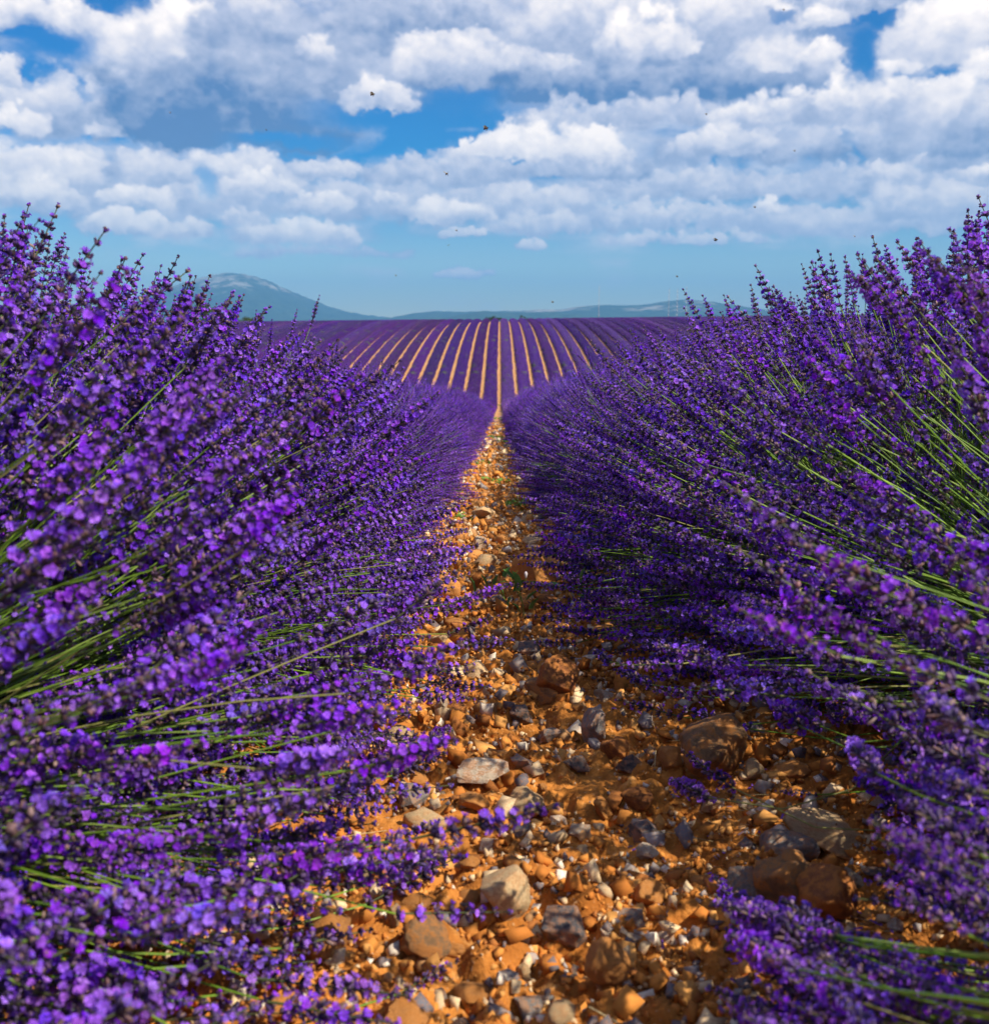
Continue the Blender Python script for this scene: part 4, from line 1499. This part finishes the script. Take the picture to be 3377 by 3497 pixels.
# ------------------------------------------------------------------ weeds on the path
def leaf_blade(ln, w, cup=.25):
    """An arrow-shaped leaf lying along +x from the origin."""
    V = [(0, 0, 0), (-.10 * ln, .42 * w, .02 * ln), (.25 * ln, .50 * w, cup * w), (.62 * ln, .34 * w, cup * w * .8), (ln, 0, -.06 * ln),
         (.62 * ln, -.34 * w, cup * w * .8), (.25 * ln, -.50 * w, cup * w), (-.10 * ln, -.42 * w, .02 * ln), (.3 * ln, 0, 0), (.62 * ln, 0, -.01 * ln)]
    F = [(0, 2, 1), (0, 8, 2), (8, 3, 2), (8, 9, 3), (9, 4, 3), (0, 7, 6), (0, 6, 8), (8, 6, 5), (8, 5, 9), (9, 5, 4)]
    return np.array(V, float), np.array(F)


def tube(path, r, col, name='stem', mat=None, sides=5, taper=.7):
    path = np.asarray(path, float)
    n = len(path)
    tan = np.gradient(path, axis=0); tan /= np.linalg.norm(tan, axis=1)[:, None] + 1e-9
    u = np.cross(tan, [.3, .2, .93]); u /= np.linalg.norm(u, axis=1)[:, None] + 1e-9
    v = np.cross(tan, u)
    V, F = [], []
    for i in range(n):
        rr = r * (1 - (1 - taper) * i / (n - 1))
        for k in range(sides):
            a = k * 2 * math.pi / sides
            V.append(path[i] + (u[i] * math.cos(a) + v[i] * math.sin(a)) * rr)
    for i in range(n - 1):
        for k in range(sides):
            a, b = i * sides + k, i * sides + (k + 1) % sides
            F += [(a, b, b + sides), (a, b + sides, a + sides)]
    return mesh_np(name, V, F, np.tile(col, (len(V), 1)), smooth=True, mat=mat)


def curve(pts, n=14):
    """Smooth path through points (Catmull-Rom)."""
    P = np.array(pts, float)
    P = np.concatenate([[2 * P[0] - P[1]], P, [2 * P[-1] - P[-2]]])
    out = []
    for i in range(1, len(P) - 2):
        for t in np.linspace(0, 1, n, endpoint=False):
            a, b, c, d = P[i - 1], P[i], P[i + 1], P[i + 2]
            out.append(.5 * ((2 * b) + (c - a) * t + (2 * a - 5 * b + 4 * c - d) * t * t + (-a + 3 * b - 3 * c + d) * t ** 3))
    out.append(P[-2])
    return np.array(out)


def leaf_matrix(p, d, roll, s=1.0):
    d = np.asarray(d, float); d /= np.linalg.norm(d)
    u = np.cross([0, 0, 1.0], d); u /= np.linalg.norm(u) + 1e-9
    w = np.cross(d, u)
    c, s_ = math.cos(roll), math.sin(roll)
    A = np.eye(4)
    A[:3, 0], A[:3, 1], A[:3, 2], A[:3, 3] = d * s, (u * c + w * s_) * s, (-u * s_ + w * c) * s, p
    return Matrix(A)


def bindweed():
    foot, s = pix_ground(1790, 2110)
    root = obj('bindweed', None, loc=foot)
    tag(root, 'trailing bindweed with arrow-shaped leaves and one white bud before the tan boulder', 'weed')
    k = s / FPX                                      # metres per photograph pixel at this depth

    def P(px, py, h):                                # a point above the foot plane, px to the side and py up
        return np.array([(px - 1790) * k, h, (2110 - py) * k * .95])
    gcol = np.array((.20, .30, .045))
    runs = [
        [P(1790, 2110, 0), P(1784, 2060, .01), P(1762, 2010, .02), P(1752, 1985, .02), P(1700, 1983, .01), P(1660, 2010, .0), P(1615, 2030, -.01)],
        [P(1784, 2060, .01), P(1770, 2000, .02), P(1758, 1970, .03), P(1768, 1945, .03)],
        [P(1752, 1985, .02), P(1800, 1990, .04), P(1850, 2005, .05), P(1930, 2015, .06)],
        [P(1725, 2050, .02), P(1705, 2020, .02), P(1690, 1990, .02)],
        [P(1795, 2005, .03), P(1796, 1975, .03)],
    ]
    for r in runs:
        obj('stem', tube(curve(r, 7), .0013, gcol, mat=STEM), root)
    leaves = [(1620, 2022, 100, 46), (1664, 2005, 110, 46), (1690, 1985, 70, 34), (1722, 1965, 60, 34), (1750, 1975, 130, 40), (1765, 2020, 60, 48), (1768, 1990, 110, 44),
              (1815, 1990, -10, 40), (1868, 2000, 10, 42), (1930, 2015, 0, 44), (1985, 1985, 80, 46), (1745, 2045, 250, 34), (1720, 2035, 110, 30), (1800, 2045, 40, 46), (1815, 2080, 60, 40), (1775, 2095, 130, 36)]
    rng = np.random.default_rng(3)
    for px, py, a, w in leaves:
        v, f = leaf_blade(w * k * 1.25, w * k * .72)
        c = np.array((.11, .24, .060)) * rng.uniform(.75, 1.35)
        me = mesh_np('leaf', v, f, np.tile(c, (len(v), 1)), smooth=True, mat=LEAF)
        p = P(px, py, rng.uniform(0, .03))
        d = (math.cos(math.radians(a)), rng.uniform(-.6, .2), math.sin(math.radians(a)))
        obj('leaf', me, root, matrix=leaf_matrix(p, d, rng.uniform(-.7, .7)))
    prof = [(0, .0), (.0022, .002), (.0036, .007), (.0048, .013), (.0036, .018), (0, .0205)]
    V, F = [], []
    for r, z in prof:
        for j in range(8):
            a = j * math.pi / 4
            V.append((math.cos(a) * r * (1 + .12 * (j % 2)), math.sin(a) * r * (1 + .12 * (j % 2)), z))
    for i in range(len(prof) - 1):
        for j in range(8):
            F.append((i * 8 + j, i * 8 + (j + 1) % 8, i * 8 + 8 + (j + 1) % 8, i * 8 + 8 + j))
    obj('flower_bud', mesh_np('flower_bud', V, F, np.tile((.82, .74, .76), (len(V), 1)), smooth=True, mat=LEAF), root, loc=P(1796, 1976, .03))


bindweed()


def weed_plant(px, py, label, rng, n=34, size=.055, spread=.09, tone=(.15, .30, .045)):
    p, s = pix_ground(px, py)
    root = obj('weed', None, loc=p)
    tag(root, label, 'weed', 'green weeds on the path')
    tri = []
    for i in range(n):
        a = rng.uniform(0, 6.28)
        r = spread * rng.random() ** .6
        q = np.array([math.cos(a) * r, math.sin(a) * r, 0])
        q[2] = gz(p[0] + q[0], p[1] + q[1]) - p[2] + rng.uniform(.004, .035)
        ln = size * rng.uniform(.35, .8)
        v, f = leaf_blade(ln, ln * rng.uniform(.35, .6))
        c = np.array(tone) * rng.uniform(.6, 1.4)
        b = rng.uniform(0, 6.28)
        obj('leaf', mesh_np('leaf', v, f, np.tile(c, (len(v), 1)), smooth=True, mat=LEAF), root,
            matrix=leaf_matrix(q, (math.cos(b), math.sin(b), rng.uniform(.05, 1.0)), rng.uniform(-.6, .6)))
    for i in range(5):
        a = rng.uniform(0, 6.28)
        e = np.array([math.cos(a) * spread, math.sin(a) * spread, 0])
        e[2] = gz(p[0] + e[0], p[1] + e[1]) - p[2] + .02
        obj('stem', tube(curve([(0, 0, 0), e * .5 + [0, 0, .02], e], 4), .0014, np.array(tone) * 1.3, mat=STEM), root)


rngW = np.random.default_rng(8)
for wpx, wpy, wl, wn, wsz, wsp in [
        (1775, 1735, 'bright green weed patch in the middle of the path beyond the tan boulder', 46, .05, .10),
        (1870, 1755, 'green weed beside the shaded lavender with white stones around', 30, .05, .09),
        (1690, 1650, 'dull green weed spreading across the path behind the bright patch', 40, .055, .13),
        (1790, 1610, 'dark green weed by the shaded edge farther along the path', 34, .05, .11),
        (1585, 1775, 'small green weed at the sunlit lavender edge', 18, .045, .06),
        (1640, 1585, 'yellowish green weed at the sunlit edge farther along the path', 30, .05, .12),
        (1690, 1500, 'broad green weed tuft closing the far narrow part of the path', 60, .09, .26),
        (1740, 1512, 'green weed tuft against the shaded row on the far narrow part', 40, .09, .20),
        (1712, 1432, 'distant green weed strip across the path in the dip', 40, .14, .30),
        (1708, 1385, 'farthest green weed strip on the path before the slope', 40, .22, .40),
        (2005, 2060, 'narrow upright weed under the shaded lavender beside the bindweed', 10, .05, .03)]:
    weed_plant(wpx, wpy, wl, rngW, wn, wsz, wsp)


# ------------------------------------------------------------------ trees beyond the crest
BARK = plain_material('bark', .9)


def tree(px, top_py, width_px, dist, label, seed, tone, low=0.0):
    rng = np.random.default_rng(seed)
    d = pix_dir(px, top_py)
    q = d * (dist / d[1])
    x, y, ztop = q
    base = float(land(x, y))
    w = width_px / FPX * dist
    h = ztop - base
    root = obj('tree', None, loc=(x, y, base))
    tag(root, label, 'tree', 'trees showing over the crest')
    obj('trunk', tube(curve([(0, 0, -.1), (.05 * w, 0, h * .3), (-.02 * w, .04 * w, h * .75)], 6), max(.12, h * .035), np.array((.10, .075, .05)), 'trunk', BARK, 8, .4), root)
    for k in range(4):
        a = k * 1.6 + rng.uniform(0, 1)
        obj('limb', tube(curve([(0, 0, h * .35), (math.cos(a) * w * .2, math.sin(a) * w * .2, h * .5), (math.cos(a) * w * .36, math.sin(a) * w * .36, h * .68)], 5),
                         max(.05, h * .015), np.array((.10, .075, .05)), 'limb', BARK, 6, .4), root)
    V, F, C = [], [], []
    nb = 22
    n = 0
    for b in range(nb):
        a, rr = rng.uniform(0, 6.28), rng.random() ** .5
        zz = rng.uniform(.30, .90)
        env = math.sin(math.pi * min(1, max(0, (zz - .12) / .95))) ** .6
        c = np.array([math.cos(a) * rr * w * .42 * env, math.sin(a) * rr * w * .42 * env, h * zz])
        rad = w * rng.uniform(.09, .17)
        for i in range(70):
            o = rng.normal(0, 1, 3); o /= np.linalg.norm(o)
            p = c + o * rad * rng.random() ** .4 * np.array([1, 1, .8])
            p[2] = min(p[2], h)
            s = w * .030 * rng.uniform(.6, 1.3)
            u = rng.normal(0, 1, 3); u /= np.linalg.norm(u)
            v = np.cross(u, rng.normal(0, 1, 3)); v /= np.linalg.norm(v)
            V += [p - u * s, p + v * s * .6, p + u * s, p - v * s * .6]
            F.append((n, n + 1, n + 2, n + 3)); n += 4
            C += [np.array(tone) * rng.uniform(.6, 1.4)] * 4
    obj('crown', mesh_np('crown', V, F, np.array(C), mat=LEAF), root)


for tpx, tpy, tw, td, tl, ts in [
        (1678, 1079, 46, 262, 'dark bushy tree top at the head of the middle path strip', 1),
        (1703, 1082, 30, 262, 'smaller dark tree top joined to the bushy one over the crest', 2),
        (1783, 1074, 22, 262, 'small upright dark tree top alone on the crest', 3),
        (1797, 1078, 18, 262, 'low dark shrub beside the upright tree top on the crest', 4),
        (1968, 1085, 16, 262, 'tiny dark shrub on the crest far from the other trees', 5),
        (700, 1035, 95, 255, 'green broad tree below the mountain behind the lavender', 6),
        (785, 1052, 70, 265, 'green round tree below the mountain slope', 7),
        (620, 1045, 80, 260, 'green tree at the mountain foot hidden by lavender tips', 8),
        (850, 1080, 70, 270, 'low tree at the end of the crest under the mountain', 9)]:
    tree(tpx, tpy, tw, td, tl, ts, (.035, .062, .018) if ts < 6 else (.055, .10, .022))


# ------------------------------------------------------------------ radio masts in front of the hills
def mast_material():
    m, nt, b = new_mat('mast_paint')
    tc = nt.node('ShaderNodeTexCoord')
    sep = nt.node('ShaderNodeSeparateXYZ')
    nt.set(sep.inputs[0], tc.outputs['Object'])
    band = nt.m('GREATER_THAN', nt.m('FRACT', Ex(nt, sep.outputs[2]) * (1 / 13.0)), .5)
    nt.set(b.inputs['Base Color'], nt.mixc(band, rgba((.30, .16, .14)), rgba((.85, .85, .83))))
    return m


MAST = mast_material()
for mpx, mtop, mlab in [(2046, 975, 'thin red and white radio mast standing alone before the hills'), (2285, 985, 'first of three thin red and white masts together before the hills'),
                        (2314, 985, 'middle one of three thin red and white masts before the hills'), (2345, 978, 'last of three thin red and white masts, nearest the hill summit')]:
    dist = 3600.0
    d = pix_dir(mpx, mtop)
    q = d * (dist / d[1])
    b0 = float(land(q[0], q[1]))
    H = q[2] - b0
    root = obj('radio_mast', None, loc=(q[0], q[1], b0))
    tag(root, mlab, 'mast', 'radio masts before the hills')
    ww = 1.1
    corners = [(math.cos(k * 2.094) * ww, math.sin(k * 2.094) * ww) for k in range(3)]
    for cx, cy in corners:
        obj('leg', tube([(cx, cy, 0), (cx, cy, H * .5), (cx * .8, cy * .8, H)], .20, (1, 1, 1), 'leg', MAST, 4, .9), root)
    V, F = [], []
    nseg = 46
    for i in range(nseg):
        for k in range(3):
            (ax, ay), (bx, by) = corners[k], corners[(k + 1) % 3]
            z0, z1 = H * i / nseg, H * (i + 1) / nseg
            n = len(V)
            V += [(ax, ay, z0), (ax, ay, z0 + .3), (bx, by, z1), (bx, by, z1 - .3)]
            F.append((n, n + 1, n + 2, n + 3))
    tag(obj('lattice', mesh_np('lattice', V, F, mat=MAST), root), kind='stuff')


# ------------------------------------------------------------------ bees in the air
def bee_meshes():
    prof = [(-.0060, .0002), (-.0052, .0012), (-.0038, .0021), (-.0020, .0024), (-.0004, .0018), (.0002, .0012), (.0010, .0019), (.0024, .0022), (.0036, .0016), (.0041, .0010), (.0046, .0014), (.0056, .0013), (.0062, .0004)]
    V, F, C = [], [], []
    S = 10
    for i, (x, r) in enumerate(prof):
        droop = -.0006 if x < -.002 else 0
        for k in range(S):
            a = k * 2 * math.pi / S
            V.append((x, math.cos(a) * r, math.sin(a) * r + droop))
            C.append((.16, .085, .02) if i in (2, 4) else ((.10, .06, .02) if i in (6, 7, 8) else (.025, .016, .010)))
    for i in range(len(prof) - 1):
        for k in range(S):
            F.append((i * S + k, i * S + (k + 1) % S, i * S + S + (k + 1) % S, i * S + S + k))
    body = mesh_np('body', V, F, np.array(C), smooth=True, mat=plain_material('bee_body', .6))
    wing = mesh_np('wing', [(.002, 0, 0), (.001, .003, .0002), (-.003, .0085, .0003), (-.0062, .0080, .0002), (-.0055, .0045, .0001), (-.001, .0006, 0)],
                   [(0, 1, 5), (1, 4, 5), (1, 2, 4), (2, 3, 4)], np.tile((.30, .28, .22), (6, 1)), mat=LEAF)
    leg = tube(curve([(0, .001, -.0014), (.0004, .0026, -.0030), (-.0012, .0026, -.0052)], 3), .00025, (.03, .02, .01), 'leg', BARK, 4)
    return body, wing, leg


bee_b, bee_w, bee_l = bee_meshes()
for i, (bx, by, bd, brz, bl) in enumerate([
        (713, 180, 2.9, .2, 'bee flying before the white end of the great cloud'), (930, 245, 2.6, .1, 'bee flying just above the bright middle cloud'),
        (855, 332, 3.0, 1.2, 'bee hovering below the wide blue gap in the clouds'), (1370, 459, 3.3, 0, 'bee in pale sky above the hill with masts'),
        (1352, 218, 6.5, .5, 'small far bee beside the long right-hand cloud edge'.replace('right-hand ', '')), (874, 441, 6.5, .8, 'small far bee under the lone pair of white puffs'),
        (858, 469, 8, 2.0, 'tiny far bee over the small low cloud'), (1445, 396, 6, .3, 'small far bee before a bright little cloud above the hills'),
        (1058, 578, 5.5, .1, 'bee just above the low hills'), (1296, 529, 6, 0, 'bee above the three masts'), (1521, 288, 7, .6, 'tiny far bee in the thin veil of cloud'),
        (758, 527, 8, .4, 'tiny far bee in clear sky beside the small low cloud'), (326, 215, 8, 1.0, 'tiny far bee before the dark cloud base'),
        (510, 248, 8, .2, 'tiny far bee at the lower edge of the dark cloud'), (1636, 452, 7, .9, 'tiny far bee above the lavender tips under pale cloud'), (1500, 18, 7, .4, 'tiny far bee in the high blue gap')]):
    d = pix_dir(bx * PW / 1893, by * PW / 1893)
    r = obj('bee', None, loc=d * bd)
    r.rotation_euler = (.1, -.25, brz)
    tag(r, bl, 'bee', 'bees in the air')
    obj('body', bee_b, r)
    for s in (1, -1):
        for z, t in ((.0018, .55), (.0016, .15)):
            w = obj('wing', bee_w, r, loc=(.0015 if t > .3 else -.0005, s * .0012, z))
            w.scale = (1, s * (1 if t > .3 else .75), 1)
            w.rotation_euler = (s * t, 0, 0)
        for x in (.0026, .0012, -.0002):
            lg = obj('leg', bee_l, r, loc=(x, 0, 0))
            lg.scale = (1, s, 1)
# ------------------------------------------------------------------ air
def build_haze():
    lo, hi = -60.0, 1250.0
    x, y0, y1 = 27000.0, -200.0, 29500.0
    V = [(-x, y0, lo), (x, y0, lo), (x, y1, lo), (-x, y1, lo), (-x, y0, hi), (x, y0, hi), (x, y1, hi), (-x, y1, hi)]
    F = [(0, 3, 2, 1), (4, 5, 6, 7), (0, 1, 5, 4), (1, 2, 6, 5), (2, 3, 7, 6), (3, 0, 4, 7)]
    me = mesh_np('haze', V, F)
    m = bpy.data.materials.new('air')
    m.use_nodes = True
    t = m.node_tree
    t.nodes.clear()
    out = t.nodes.new('ShaderNodeOutputMaterial')
    vol = t.nodes.new('ShaderNodeVolumePrincipled')
    vol.inputs['Color'].default_value = (.22, .56, 1.0, 1)
    vol.inputs['Density'].default_value = HAZE
    vol.inputs['Anisotropy'].default_value = 0.0
    t.links.new(vol.outputs[0], out.inputs['Volume'])
    me.materials.append(m)
    tag(obj('haze', me), 'pale blue air over the field', None, None, 'stuff')


HAZE = 6e-5
build_haze()
